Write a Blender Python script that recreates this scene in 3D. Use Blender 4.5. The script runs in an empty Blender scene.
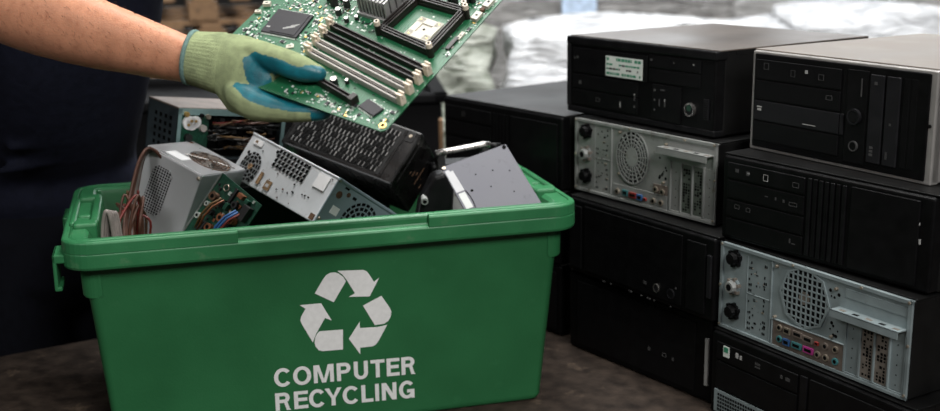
import bpy, bmesh, math, random
from mathutils import Vector, Matrix
random.seed(7)
SC = bpy.context.scene
COL = SC.collection
ZOFF = 1.54          # camera height above the floor
TZ = -0.92           # bench top, measured from camera height
R = math.radians

# ------------------------------------------------------------------ materials
def nt(m):
    m.use_nodes = True
    return m.node_tree, m.node_tree.nodes['Principled BSDF']

def mat(name, col, rough=.5, metal=0., var=.25, scale=30., bump=0., bscale=None, rvar=.12, spec=.5, col2=None, dirt=None, dirt_scale=14., dirt_amt=.5):
    m = bpy.data.materials.new(name)
    t, b = nt(m)
    N, L = t.nodes, t.links
    tc = N.new('ShaderNodeTexCoord')
    nz = N.new('ShaderNodeTexNoise'); nz.inputs['Scale'].default_value = scale; nz.inputs['Detail'].default_value = 5
    L.new(tc.outputs['Object'], nz.inputs['Vector'])
    cr = N.new('ShaderNodeValToRGB')
    a = tuple(max(0, c*(1-var)) for c in col); d = col2 if col2 else tuple(min(1, c*(1+var)) for c in col)
    cr.color_ramp.elements[0].position = .3; cr.color_ramp.elements[1].position = .7
    cr.color_ramp.elements[0].color = (*a, 1); cr.color_ramp.elements[1].color = (*d, 1)
    L.new(nz.outputs['Fac'], cr.inputs['Fac'])
    out = cr.outputs['Color']
    if dirt:
        n2 = N.new('ShaderNodeTexNoise'); n2.inputs['Scale'].default_value = dirt_scale; n2.inputs['Detail'].default_value = 8; n2.inputs['Roughness'].default_value = .7
        L.new(tc.outputs['Object'], n2.inputs['Vector'])
        r2 = N.new('ShaderNodeValToRGB'); r2.color_ramp.elements[0].position = 1-dirt_amt-.06; r2.color_ramp.elements[1].position = 1-dirt_amt+.08
        L.new(n2.outputs['Fac'], r2.inputs['Fac'])
        mx = N.new('ShaderNodeMix'); mx.data_type = 'RGBA'
        L.new(r2.outputs['Color'], mx.inputs[0]); L.new(out, mx.inputs[6]); mx.inputs[7].default_value = (*dirt, 1)
        out = mx.outputs[2]
    L.new(out, b.inputs['Base Color'])
    mr = N.new('ShaderNodeMapRange'); mr.inputs[3].default_value = max(.03, rough-rvar); mr.inputs[4].default_value = min(1, rough+rvar)
    L.new(nz.outputs['Fac'], mr.inputs[0]); L.new(mr.outputs[0], b.inputs['Roughness'])
    b.inputs['Metallic'].default_value = metal
    b.inputs['Specular IOR Level'].default_value = spec
    if bump:
        nb = N.new('ShaderNodeTexNoise'); nb.inputs['Scale'].default_value = bscale or scale*4; nb.inputs['Detail'].default_value = 3
        L.new(tc.outputs['Object'], nb.inputs['Vector'])
        bp = N.new('ShaderNodeBump'); bp.inputs['Strength'].default_value = bump; bp.inputs['Distance'].default_value = .002
        L.new(nb.outputs['Fac'], bp.inputs['Height']); L.new(bp.outputs['Normal'], b.inputs['Normal'])
    return m

def film_mat(name, col, col2, scale=(3, 3, 14), rough=.3, bump=.6):
    """crumpled stretch film: streaked colour, glossy folds"""
    m = bpy.data.materials.new(name); t, b = nt(m); N, L = t.nodes, t.links
    tc = N.new('ShaderNodeTexCoord'); mp = N.new('ShaderNodeMapping'); mp.inputs['Scale'].default_value = scale; mp.inputs['Rotation'].default_value = (.2, .3, 0)
    L.new(tc.outputs['Object'], mp.inputs['Vector'])
    nz = N.new('ShaderNodeTexNoise'); nz.inputs['Scale'].default_value = 2.2; nz.inputs['Detail'].default_value = 7; nz.inputs['Distortion'].default_value = 1.1
    L.new(mp.outputs[0], nz.inputs['Vector'])
    cr = N.new('ShaderNodeValToRGB'); cr.color_ramp.elements[0].position = .35; cr.color_ramp.elements[1].position = .62
    cr.color_ramp.elements[0].color = (*col2, 1); cr.color_ramp.elements[1].color = (*col, 1)
    L.new(nz.outputs['Fac'], cr.inputs['Fac']); L.new(cr.outputs['Color'], b.inputs['Base Color'])
    b.inputs['Roughness'].default_value = rough
    bp = N.new('ShaderNodeBump'); bp.inputs['Strength'].default_value = bump; bp.inputs['Distance'].default_value = .05
    L.new(nz.outputs['Fac'], bp.inputs['Height']); L.new(bp.outputs['Normal'], b.inputs['Normal'])
    return m

def emit_mat(name, col, s):
    m = bpy.data.materials.new(name); t, b = nt(m)
    b.inputs['Base Color'].default_value = (*col, 1)
    b.inputs['Emission Color'].default_value = (*col, 1); b.inputs['Emission Strength'].default_value = s
    return m

M = {}
M['black'] = mat('black_plastic', (.0028, .0028, .0031), .40, var=.3, scale=40, bump=.05, bscale=900, spec=.16, dirt=(.007, .0065, .006), dirt_scale=60, dirt_amt=.34)
M['black2'] = mat('black_plastic_satin', (.005, .005, .0056), .36, var=.3, scale=40, bump=.05, bscale=900, spec=.22)
M['bay'] = mat('drive_bay_plastic', (.0034, .0034, .0038), .42, var=.2, scale=40, bump=.05, bscale=900, spec=.18)
M['baylight'] = mat('charcoal_drive_plastic', (.010, .010, .0115), .45, var=.2, scale=40, spec=.25)
M['groove'] = mat('groove_shadow_plastic', (.003, .003, .003), .7, spec=.2)
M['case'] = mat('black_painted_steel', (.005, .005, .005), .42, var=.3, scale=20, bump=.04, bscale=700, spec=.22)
M['casetop'] = mat('sheen_tinted_black_steel', (.072, .058, .049), .40, var=.15, scale=5, bump=.03, bscale=600, spec=.5, dirt=(.092, .076, .065), dirt_scale=9, dirt_amt=.45)  # brown-grey base colour paints in the warm reflection on a black top
M['silver'] = mat('brushed_silver_steel', (.40, .385, .37), .42, metal=.55, var=.1, scale=25)
M['silvertop'] = mat('dusty_grey_steel', (.19, .165, .145), .48, metal=.1, var=.1, scale=6, dirt=(.22, .195, .17), dirt_scale=7, dirt_amt=.45)
M['galv'] = mat('galvanised_steel', (.25, .30, .31), .5, metal=.35, var=.15, scale=22, bump=.03, dirt=(.17, .16, .14), dirt_scale=45, dirt_amt=.33)
M['galv2'] = mat('worn_galvanised_steel', (.30, .31, .30), .5, metal=.35, var=.18, scale=18, dirt=(.17, .15, .12), dirt_scale=35, dirt_amt=.36)
M['iobr'] = mat('brown_port_plate', (.16, .13, .11), .6, metal=.3, var=.25, scale=40)
M['slotbr'] = mat('stained_slot_cover', (.19, .165, .14), .6, metal=.3, var=.3, scale=60)
M['hole'] = mat('dark_hole', (.003, .003, .003), .9, spec=.1)
M['screw'] = mat('brassy_screw', (.36, .31, .25), .4, metal=.7, var=.3, scale=200)
M['chrome'] = mat('worn_chrome', (.42, .40, .38), .28, metal=.9, var=.35, scale=50)
M['ltmark'] = mat('pale_print', (.33, .33, .32), .6)
M['dimmark'] = mat('grey_print', (.045, .045, .045), .6)
M['stickerw'] = mat('sticker_paper', (.60, .64, .60), .6, var=.06)
M['stickerg'] = mat('sticker_green_ink', (.03, .20, .11), .6)
M['magenta'] = mat('magenta_port', (.36, .035, .20), .45); M['blue'] = mat('blue_port', (.03, .10, .26), .45)
M['tealp'] = mat('teal_port', (.04, .16, .17), .45); M['red'] = mat('red_plastic', (.26, .03, .025), .45)
M['green'] = mat('green_crate_plastic', (.021, .128, .046), .42, var=.10, scale=9, bump=.12, bscale=260, spec=.4, dirt=(.028, .143, .055), dirt_scale=30, dirt_amt=.33)
M['greenrim'] = mat('scuffed_green_crate_plastic', (.026, .160, .060), .40, var=.12, scale=14, bump=.12, bscale=240, spec=.45, dirt=(.075, .19, .09), dirt_scale=24, dirt_amt=.36)
M['print'] = mat('white_stencil_ink', (.74, .74, .73), .6, var=.05, scale=120)
M['psuw'] = mat('pale_grey_steel', (.52, .53, .55), .48, metal=.15, var=.06, scale=12, dirt=(.44, .44, .45), dirt_scale=20, dirt_amt=.35)
M['psutop'] = mat('shiny_pale_steel', (.55, .55, .56), .30, metal=.55, var=.12, scale=14)
M['silpan'] = mat('dirty_zinc_steel', (.70, .73, .75), .42, metal=.25, var=.08, scale=14, dirt=(.50, .50, .49), dirt_scale=38, dirt_amt=.36)
M['silend'] = mat('bluish_zinc_steel', (.22, .28, .31), .50, metal=.1, var=.1, scale=20, dirt=(.17, .175, .17), dirt_scale=40, dirt_amt=.35)
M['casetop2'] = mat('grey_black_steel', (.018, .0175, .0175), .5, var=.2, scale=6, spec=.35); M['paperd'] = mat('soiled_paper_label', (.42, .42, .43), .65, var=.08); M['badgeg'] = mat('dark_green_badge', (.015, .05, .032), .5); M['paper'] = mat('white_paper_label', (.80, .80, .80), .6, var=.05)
M['rust'] = mat('rusty_tape', (.26, .16, .08), .7, var=.5, scale=90)
M['rustd'] = mat('dark_rust', (.10, .05, .025), .8, var=.5, scale=120)
M['pcb'] = mat('green_circuit_board', (.005, .055, .030), .42, var=.5, scale=160, spec=.4)
M['teal'] = mat('teal_painted_steel', (.20, .31, .31), .45, metal=.2, var=.15, scale=30)
M['psudark'] = mat('dark_blue_steel', (.045, .06, .07), .5, metal=.3, var=.3, scale=40)
M['dustbrown'] = mat('dusty_brown_steel', (.21, .175, .155), .55, metal=.1, var=.2, scale=26, dirt=(.14, .115, .10), dirt_scale=20, dirt_amt=.45)
M['copper'] = mat('copper_coil', (.24, .09, .04), .45, metal=.4, var=.4, scale=150)
M['wirebr'] = mat('brown_wire', (.085, .034, .02), .5, var=.4, scale=60); M['wirew'] = mat('grey_white_wire', (.19, .165, .15), .5, var=.3, scale=40)
M['wireblk'] = mat('black_wire', (.012, .012, .012), .45); M['wirer'] = mat('red_wire', (.16, .02, .015), .45); M['wirey'] = mat('yellow_wire', (.13, .07, .02), .5)
M['wireb'] = mat('blue_wire', (.03, .12, .32), .45)
M['lilac'] = mat('grey_lilac_steel', (.10, .10, .118), .5, metal=0, var=.08, scale=9, spec=.3, dirt=(.075, .075, .088), dirt_scale=28, dirt_amt=.36)
M['glossblk'] = mat('worn_black_metal', (.006, .0055, .0055), .28, var=.4, scale=30, spec=.45, dirt=(.05, .03, .016), dirt_scale=30, dirt_amt=.30)
M['ventblk'] = mat('black_vent_metal', (.005, .005, .005), .38, var=.3, scale=40, spec=.35)
M['louver'] = mat('scuffed_vent_fin', (.30, .295, .29), .32, metal=.6, var=.85, scale=55)
M['slotw'] = mat('grey_beige_slot', (.42, .39, .36), .45, var=.1); M['slotb'] = mat('dark_brown_slot', (.014, .0105, .009), .42, var=.3, spec=.35)
M['latch'] = mat('cream_latch', (.72, .62, .50), .5, var=.08); M['ivory'] = mat('ivory_socket', (.52, .49, .41), .5, var=.06)
M['chip'] = mat('charcoal_chip', (.022, .021, .025), .5, var=.2, scale=90, spec=.25); M['solder'] = mat('solder_specks', (.55, .60, .55), .4, metal=.4, var=.3, scale=200)
M['heatsink'] = mat('grey_heatsink', (.36, .355, .35), .42, metal=.4, var=.15)
M['gold'] = mat('gold_ring', (.62, .40, .14), .35, metal=.8)
M['skin'] = mat('tanned_skin', (.58, .265, .155), .5, var=.12, scale=38, bump=.28, bscale=420, spec=.4, dirt=(.48, .205, .118), dirt_scale=75, dirt_amt=.42)
M['skin'].node_tree.nodes['Principled BSDF'].inputs['Subsurface Weight'].default_value = .08
M['skin'].node_tree.nodes['Principled BSDF'].inputs['Subsurface Radius'].default_value = (.012, .005, .003)
M['navy'] = mat('navy_cotton', (.0095, .011, .022), .85, var=.2, scale=60, bump=.5, bscale=60, spec=.15)
M['trouser'] = mat('black_navy_twill', (.005, .0055, .009), .85, var=.2, scale=60, bump=.3, bscale=90, spec=.12)
M['shoe'] = mat('black_leather', (.012, .011, .010), .5); M['hair'] = mat('dark_brown_hair', (.02, .012, .008), .6, bump=.6, bscale=200)
M['knit'] = mat('sage_green_knit', (.305, .355, .19), .9, var=.16, scale=70, bump=.8, bscale=900, spec=.12, dirt=(.225, .265, .145), dirt_scale=26, dirt_amt=.42)
M['latex'] = mat('teal_latex', (.006, .130, .165), .38, var=.3, scale=40, bump=.3, bscale=500, spec=.5, dirt=(.012, .085, .11), dirt_scale=24, dirt_amt=.42)
M['hem'] = mat('grey_teal_hem', (.13, .22, .20), .85, var=.2, scale=200, bump=.5, bscale=900)
M['bench'] = mat('worn_dark_bench', (.024, .0165, .0125), .66, var=.5, scale=26, bump=.7, bscale=90, spec=.2, col2=(.046, .033, .025), dirt=(.125, .09, .064), dirt_scale=11, dirt_amt=.35)
M['benchleg'] = mat('dark_steel_leg', (.02, .02, .02), .5)
M['floor'] = mat('stained_concrete', (.055, .048, .042), .6, var=.35, scale=2, bump=.2, bscale=60)
M['wallm'] = mat('grey_block_wall', (.03, .028, .027), .8, var=.2, scale=2)
M['ceil'] = mat('dark_ceiling', (.06, .06, .06), .8)
M['wood'] = mat('pallet_pine', (.20, .112, .052), .7, var=.35, scale=9, bump=.3, dirt=(.08, .045, .022), dirt_scale=9, dirt_amt=.46)
M['darkbox'] = mat('background_black', (.004, .004, .0045), .7, spec=.1)
M['filmw'] = film_mat('white_stretch_film', (.86, .87, .89), (.50, .51, .53))
M['filmg'] = film_mat('grey_green_stretch_film', (.50, .52, .46), (.13, .15, .11))
M['filmd'] = film_mat('dull_grey_stretch_film', (.30, .29, .28), (.10, .095, .09), scale=(2, 2, 22))
M['filmd2'] = film_mat('pale_grey_stretch_film', (.58, .57, .56), (.25, .24, .23), scale=(2, 2, 16)); M['cardblue'] = mat('pale_blue_card', (.42, .52, .66), .6)
M['glow'] = emit_mat('added_daylight_glow', (.93, .97, 1.0), 3.0)

# knitted ribs on the cuff: real bump from a wave running round the wrist is built as geometry below

# ------------------------------------------------------------------ mesh helper
class MB:
    def __init__(s): s.bm = bmesh.new(); s.mats = []
    def mi(s, m):
        m = M[m] if isinstance(m, str) else m
        if m not in s.mats: s.mats.append(m)
        return s.mats.index(m)
    def faces(s, vs, fs, m):
        i = s.mi(m); bv = [s.bm.verts.new(v) for v in vs]
        for f in fs:
            try: fc = s.bm.faces.new([bv[k] for k in f]); fc.material_index = i
            except ValueError: pass
        return s
    def box(s, x0, x1, y0, y1, z0, z1, m):
        v = [(x, y, z) for x in (x0, x1) for y in (y0, y1) for z in (z0, z1)]
        return s.faces(v, [(0, 1, 3, 2), (4, 6, 7, 5), (0, 4, 5, 1), (2, 3, 7, 6), (0, 2, 6, 4), (1, 5, 7, 3)], m)
    def obox(s, c, ax, ay, az, hx, hy, hz, m):
        c, ax, ay, az = map(Vector, (c, ax, ay, az)); v = []
        for i in (-1, 1):
            for j in (-1, 1):
                for k in (-1, 1): v.append(c+ax*i*hx+ay*j*hy+az*k*hz)
        return s.faces(v, [(0, 1, 3, 2), (4, 6, 7, 5), (0, 4, 5, 1), (2, 3, 7, 6), (0, 2, 6, 4), (1, 5, 7, 3)], m)
    def prism(s, pts, d, m):
        """polygon of 3D points extruded by vector d"""
        n = len(pts); d = Vector(d); a = [Vector(p) for p in pts]
        v = a+[p+d for p in a]
        f = [tuple(range(n))[::-1], tuple(range(n, 2*n))]+[(i, (i+1) % n, n+(i+1) % n, n+i) for i in range(n)]
        return s.faces(v, f, m)
    def cyl(s, p0, p1, r0, m, r1=None, n=16, caps=True):
        p0, p1 = Vector(p0), Vector(p1); r1 = r0 if r1 is None else r1
        z = (p1-p0).normalized(); x = z.orthogonal().normalized(); y = z.cross(x)
        c = [(math.cos(2*math.pi*i/n), math.sin(2*math.pi*i/n)) for i in range(n)]
        v = [p0+(x*a+y*b)*r0 for a, b in c]+[p1+(x*a+y*b)*r1 for a, b in c]
        f = [(i, (i+1) % n, n+(i+1) % n, n+i) for i in range(n)]
        if caps: f += [tuple(range(n))[::-1], tuple(range(n, 2*n))]
        return s.faces(v, f, m)
    def tube(s, pts, r, m, n=8):
        pts = [Vector(p) for p in pts]; k = len(pts); v = []; x = None
        for i, p in enumerate(pts):
            t = (pts[min(i+1, k-1)]-pts[max(i-1, 0)]).normalized()
            x = (t.orthogonal() if x is None else x-t*x.dot(t)).normalized(); y = t.cross(x)
            rr = r[i] if isinstance(r, (list, tuple)) else r
            v += [p+(x*math.cos(2*math.pi*j/n)+y*math.sin(2*math.pi*j/n))*rr for j in range(n)]
        f = [(i*n+j, i*n+(j+1) % n, (i+1)*n+(j+1) % n, (i+1)*n+j) for i in range(k-1) for j in range(n)]
        f += [tuple(range(n))[::-1], tuple(range((k-1)*n, k*n))]
        return s.faces(v, f, m)
    def annulus(s, c, r0, r1, y0, y1, m, n=40, a0=0, a1=2*math.pi, sx=1.):
        """flat ring in the x-z plane, from y0 to y1"""
        full = abs(a1-a0-2*math.pi) < 1e-6; k = n if full else n+1; v = []
        for i in range(k):
            a = a0+(a1-a0)*i/n; ca, sa = math.cos(a)*sx, math.sin(a)
            for r, y in ((r0, y0), (r1, y0), (r1, y1), (r0, y1)): v.append((c[0]+ca*r, y, c[1]+sa*r))
        f = []
        for i in range(n if full else n):
            j = (i+1) % k
            for q in range(4): f.append((i*4+q, i*4+(q+1) % 4, j*4+(q+1) % 4, j*4+q))
        return s.faces(v, f, m)
    def loft(s, rings, m, cap0=True, cap1=True, closed=True):
        n = len(rings[0]); v = [p for r in rings for p in r]; q = n if closed else n-1
        f = [(i*n+j, i*n+(j+1) % n, (i+1)*n+(j+1) % n, (i+1)*n+j) for i in range(len(rings)-1) for j in range(q)]
        if cap0: f.append(tuple(range(n))[::-1])
        if cap1: f.append(tuple(range((len(rings)-1)*n, len(rings)*n)))
        return s.faces(v, f, m)
    def build(s, name, parent=None, bevel=0, smooth=False, seg=2, matrix=None):
        bmesh.ops.recalc_face_normals(s.bm, faces=s.bm.faces)
        me = bpy.data.meshes.new(name); s.bm.to_mesh(me); s.bm.free()
        for m in s.mats: me.materials.append(m)
        o = bpy.data.objects.new(name, me); COL.objects.link(o)
        if parent: o.parent = parent
        if matrix is not None: o.matrix_world = matrix
        if bevel:
            b = o.modifiers.new('bevel', 'BEVEL'); b.width = bevel; b.segments = seg; b.limit_method = 'ANGLE'; b.angle_limit = R(40)
        if smooth:
            for p in me.polygons: p.use_smooth = True
        return o

def tag(o, label=None, cat=None, group=None, kind=None):
    if label: o['label'] = label
    if cat: o['category'] = cat
    if group: o['group'] = group
    if kind: o['kind'] = kind
    return o

def thing(name, label, cat, matrix, group=None):
    o = bpy.data.objects.new(name, None); COL.objects.link(o); o.empty_display_size = .05
    o.matrix_world = matrix
    return tag(o, label, cat, group)

def frame(t, x, y, z):
    m = Matrix.Identity(4)
    for i, a in enumerate((x, y, z)):
        a = Vector(a).normalized()
        for j in range(3): m[j][i] = a[j]
    for j in range(3): m[j][3] = t[j]
    return m

def yawm(x, y, z, deg):
    return Matrix.Translation((x, y, z)) @ Matrix.Rotation(R(deg), 4, 'Z')

def copy_tree(o, parent=None):
    c = o.copy(); COL.objects.link(c)
    if parent: c.parent = parent
    for ch in list(o.children): copy_tree(ch, c)
    return c

# ------------------------------------------------------------------ camera
PIT, ROLL = R(13.6), R(-.86)
X, F, Zc = Vector((1, 0, 0)), Vector((0, math.cos(PIT), -math.sin(PIT))), Vector((0, math.sin(PIT), math.cos(PIT)))
right = X*math.cos(ROLL)+Zc*math.sin(ROLL); up = -X*math.sin(ROLL)+Zc*math.cos(ROLL)
cam = bpy.data.cameras.new('camera'); cam.sensor_width = 36; cam.lens = 1162/940*36
co = bpy.data.objects.new('camera', cam); COL.objects.link(co)
co.matrix_world = frame((0, 0, 0), right, up, -F)
cam.dof.use_dof = True; cam.dof.focus_distance = 1.98; cam.dof.aperture_fstop = 3.0
cam.clip_start = .05
SC.camera = co

# ------------------------------------------------------------------ room
FZ = -ZOFF
def struct(name, mb, **k):
    o = mb.build(name, **k); o['kind'] = 'structure'; return o
struct('floor', MB().box(-7, 7, -3, 13, FZ-.1, FZ, 'floor'))
struct('ceiling', MB().box(-7, 7, -3, 13, 3.4, 3.5, 'ceil'))
struct('wall_left', MB().box(-7.1, -7, -3, 13, FZ-.1, 3.5, 'wallm'))
struct('wall_right', MB().box(7, 7.1, -3, 13, FZ-.1, 3.5, 'wallm'))
struct('wall_front', MB().box(-7, 7, -3.1, -3, FZ-.1, 3.5, 'wallm'))
wb = MB(); wb.box(-7, 7, 13, 13.1, FZ-.1, .35, 'wallm'); wb.box(-7, 7, 13, 13.1, 2.6, 3.5, 'wallm')
for a, b in ((-7, -4.6), (-1.4, -.6), (2.6, 3.4), (6.6, 7)): wb.box(a, b, 13, 13.1, .35, 2.6, 'wallm')
struct('wall_back', wb)
for i, (a, b) in enumerate(((-4.6, -1.4), (-.6, 2.6), (3.4, 6.6))):
    w = MB(); w.box(a, b, 13.04, 13.06, .35, 2.6, 'glow'); struct('glow_panel_%d' % (i+1), w)  # added unseen glowing panels, put here for reflections on the computer tops

# workbench: back edge runs obliquely behind the crate
bd = Vector((.857, .515)); bn = Vector((.515, -.857)); be = Vector((-.875, 2.551))
def bp(s, d): p = be+bd*s+bn*d; return (p.x, p.y)
bench = thing('workbench', 'dark stained workbench top carrying the green crate and the computer stacks', 'workbench', yawm(.3, 2.1, FZ, 0))
corners = [bp(-.95, 0), bp(2.25, 0), bp(2.25, 1.75), bp(-.95, 1.75)]
inv = bench.matrix_world.inverted()
def loc(p, m=inv): return m @ Vector(p)
MB().prism([loc((x, y, TZ-.05)) for x, y in corners], (0, 0, .05), 'bench').build('bench_top', bench, bevel=.006)
for s, d in ((-.87, .08), (2.17, .08), (2.17, 1.67), (-.87, 1.67)):
    x, y = bp(s, d); p = loc((x, y, FZ))
    MB().box(p.x-.04, p.x+.04, p.y-.04, p.y+.04, 0, TZ-.05-FZ, 'benchleg').build('leg', bench, bevel=.004)

# ------------------------------------------------------------------ green crate
BO = Vector((-.6997, 1.9029, TZ)); BY = 15
BW, BD, BH = .947, .49, .401
DZ = -.014
crate = thing('recycling_crate', 'large green plastic crate printed with recycling arrows and COMPUTER RECYCLING', 'crate', yawm(BO.x, BO.y, BO.z, BY))
def rr(off, z, r=.055, xs=()):
    r = max(.012, r-off); x0, x1, y0, y1 = off, BW-off-max(0, off-.030)*.35, off if off < .028 else .028+(off-.028)*.03+(.004 if off > .07 else 0)+(.003 if off in (.048, .085, .080) else 0), BD-off; pts = []   # the front wall stands nearly upright
    def arc(cx, cy, a0):
        for i in range(9):
            a = R(a0+i*90/8); pts.append((cx+math.cos(a)*r, cy+math.sin(a)*r, z))
    arc(x0+r, y0+r, 180)
    for x in (.300, .306, .640, .646): pts.append((x, y0, z))
    arc(x1-r, y0+r, 270); arc(x1-r, y1-r, 0); arc(x0+r, y1-r, 90)
    return pts
prof = [(o_, z_+(DZ if z_ > .2 else 0)) for o_, z_ in [(.085, .014), (.080, .02), (.048, .400), (.045, .410), (.040, .4155), (.018, .4155), (.013, .413), (.012, .408), (.012, .399), (.010, .3955), (.003, .3945), (0, .391), (0, .369), (.002, .364), (.008, .362), (.026, .362), (.034, .355), (.063, .012), (.067, .004), (.077, 0)]]
b = MB()
b.loft([rr(o, z) for o, z in prof[:4]], 'green', cap0=True, cap1=False)
b.build('inner_wall', crate, smooth=True, bevel=0)
b = MB(); b.loft([rr(o, z) for o, z in prof[14:]], 'green', cap0=False, cap1=True)
b.build('body', crate, smooth=True)
b = MB(); b.loft([rr(o, z) for o, z in prof[3:16]], 'greenrim', cap0=False, cap1=False)
# raised upper lip on the ends of the front and all round the other sides; the middle of the front stays stepped
n = len(rr(0, 0)); idx = list(range(12, n))+list(range(0, 10))   # from x=.634 right round to x=.296
sec = [(.013, .4155+DZ), (.004, .4150+DZ), (.0006, .4115+DZ), (.0003, .392+DZ), (.013, .392+DZ)]
b.loft([[rr(o, z)[i] for o, z in sec] for i in idx], 'greenrim', cap0=True, cap1=True, closed=True)
b.build('rim', crate, smooth=False, bevel=.0015)
# shoulder collars wrapping both ends below the rim
for side in (0, 1):
    ring = []
    for o, z in ((.0265, .365+DZ), (.0285, .309+DZ), (.031, .306+DZ), (.045, .306+DZ)):
        p = rr(o, z)
        arcs = (p[31:40][::1]+p[0:9]) if side == 0 else (p[13:22]+p[22:31])
        if side == 0: arcs = [(.062, BD-o, z)]+arcs+[(.062, o if o > .03 else .0265, z)]
        else: arcs = [(BW-.062, o if o > .03 else .0265, z)]+arcs+[(BW-.062, BD-o, z)]
        ring.append(arcs)
    c = MB(); c.loft(ring, 'green', cap0=False, cap1=False, closed=False); c.build('end_collar', crate, smooth=False)
# handles: hollow raised housings inside the rim and hooked clips outside it
for side in (0, 1):
    def sx(x): return x if side == 0 else BW-x
    def bx(mb, a, bb, *r): mb.box(min(sx(a), sx(bb)), max(sx(a), sx(bb)), *r)
    h = MB()
    bx(h, .018, .060, .10, .135, .345, .411, 'greenrim'); bx(h, .018, .060, .315, .35, .345, .411, 'greenrim')
    bx(h, .046, .062, .125, .325, .325, .411, 'greenrim'); bx(h, .010, .022, .125, .325, .365, .409, 'greenrim')
    bx(h, .022, .046, .185, .205, .345, .406, 'greenrim')
    h.build('handle_housing', crate, bevel=.006, seg=3)
    for y0, y1 in (((.035, .105), (.315, .40)) if side == 0 else ()):
        c = MB(); bx(c, -.016, .006, y0, y1, .358, .374, 'greenrim'); bx(c, -.016, -.009, y0, y1, .311, .374, 'greenrim'); bx(c, -.016, -.003, y0, y1, .308, .317, 'greenrim')
        c.build('clip', crate, bevel=.003, seg=3)

# printed recycling arrows and words on the sloping front
fa = Vector((0, .029, .012)); fb = Vector((0, .028, .355+DZ)); fup = (fb-fa).normalized(); fnn = Vector((1, 0, 0)).cross(fup)
def fp(u, t, e=.0009): return fa+Vector((u, 0, 0))+fup*t+fnn*e
polys = [[(0.4334, 0.252), (0.4494, 0.2771), (0.4556, 0.285), (0.4634, 0.2889), (0.4724, 0.289), (0.4799, 0.2855), (0.4877, 0.2782), (0.4919, 0.2698), (0.4677, 0.2315)],
[(0.477, 0.2914), (0.5254, 0.2887), (0.5317, 0.2853), (0.5369, 0.2773), (0.5443, 0.2638), (0.5546, 0.2709), (0.5355, 0.2361), (0.4962, 0.2391), (0.5078, 0.2451), (0.493, 0.273), (0.4861, 0.283)],
[(0.522, 0.2194), (0.5576, 0.2354), (0.5726, 0.2104), (0.5756, 0.2019), (0.5739, 0.1924), (0.569, 0.1842), (0.5614, 0.1797), (0.5432, 0.1787)],
[(0.5669, 0.1772), (0.5511, 0.1497), (0.5443, 0.1403), (0.5376, 0.1371), (0.5139, 0.1369), (0.5135, 0.1238), (0.493, 0.1571), (0.5149, 0.189), (0.5149, 0.176), (0.5505, 0.1745)],
[(0.4828, 0.1765), (0.4812, 0.1372), (0.4432, 0.1381), (0.4356, 0.1409), (0.4305, 0.1482), (0.4286, 0.1561), (0.4304, 0.1664), (0.4344, 0.1736), (0.4391, 0.1779)],
[(0.4255, 0.1574), (0.4074, 0.1942), (0.4046, 0.2025), (0.4064, 0.2099), (0.4151, 0.2241), (0.4047, 0.2323), (0.4442, 0.232), (0.4626, 0.1964), (0.4502, 0.2025), (0.4326, 0.1738)]]
b = MB()
for p in polys: b.faces([fp(u, t) for u, t in p], [tuple(range(len(p)))], 'print')
tag(b.build('recycling_symbol', crate), 'white recycling arrows printed on the front')

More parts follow.
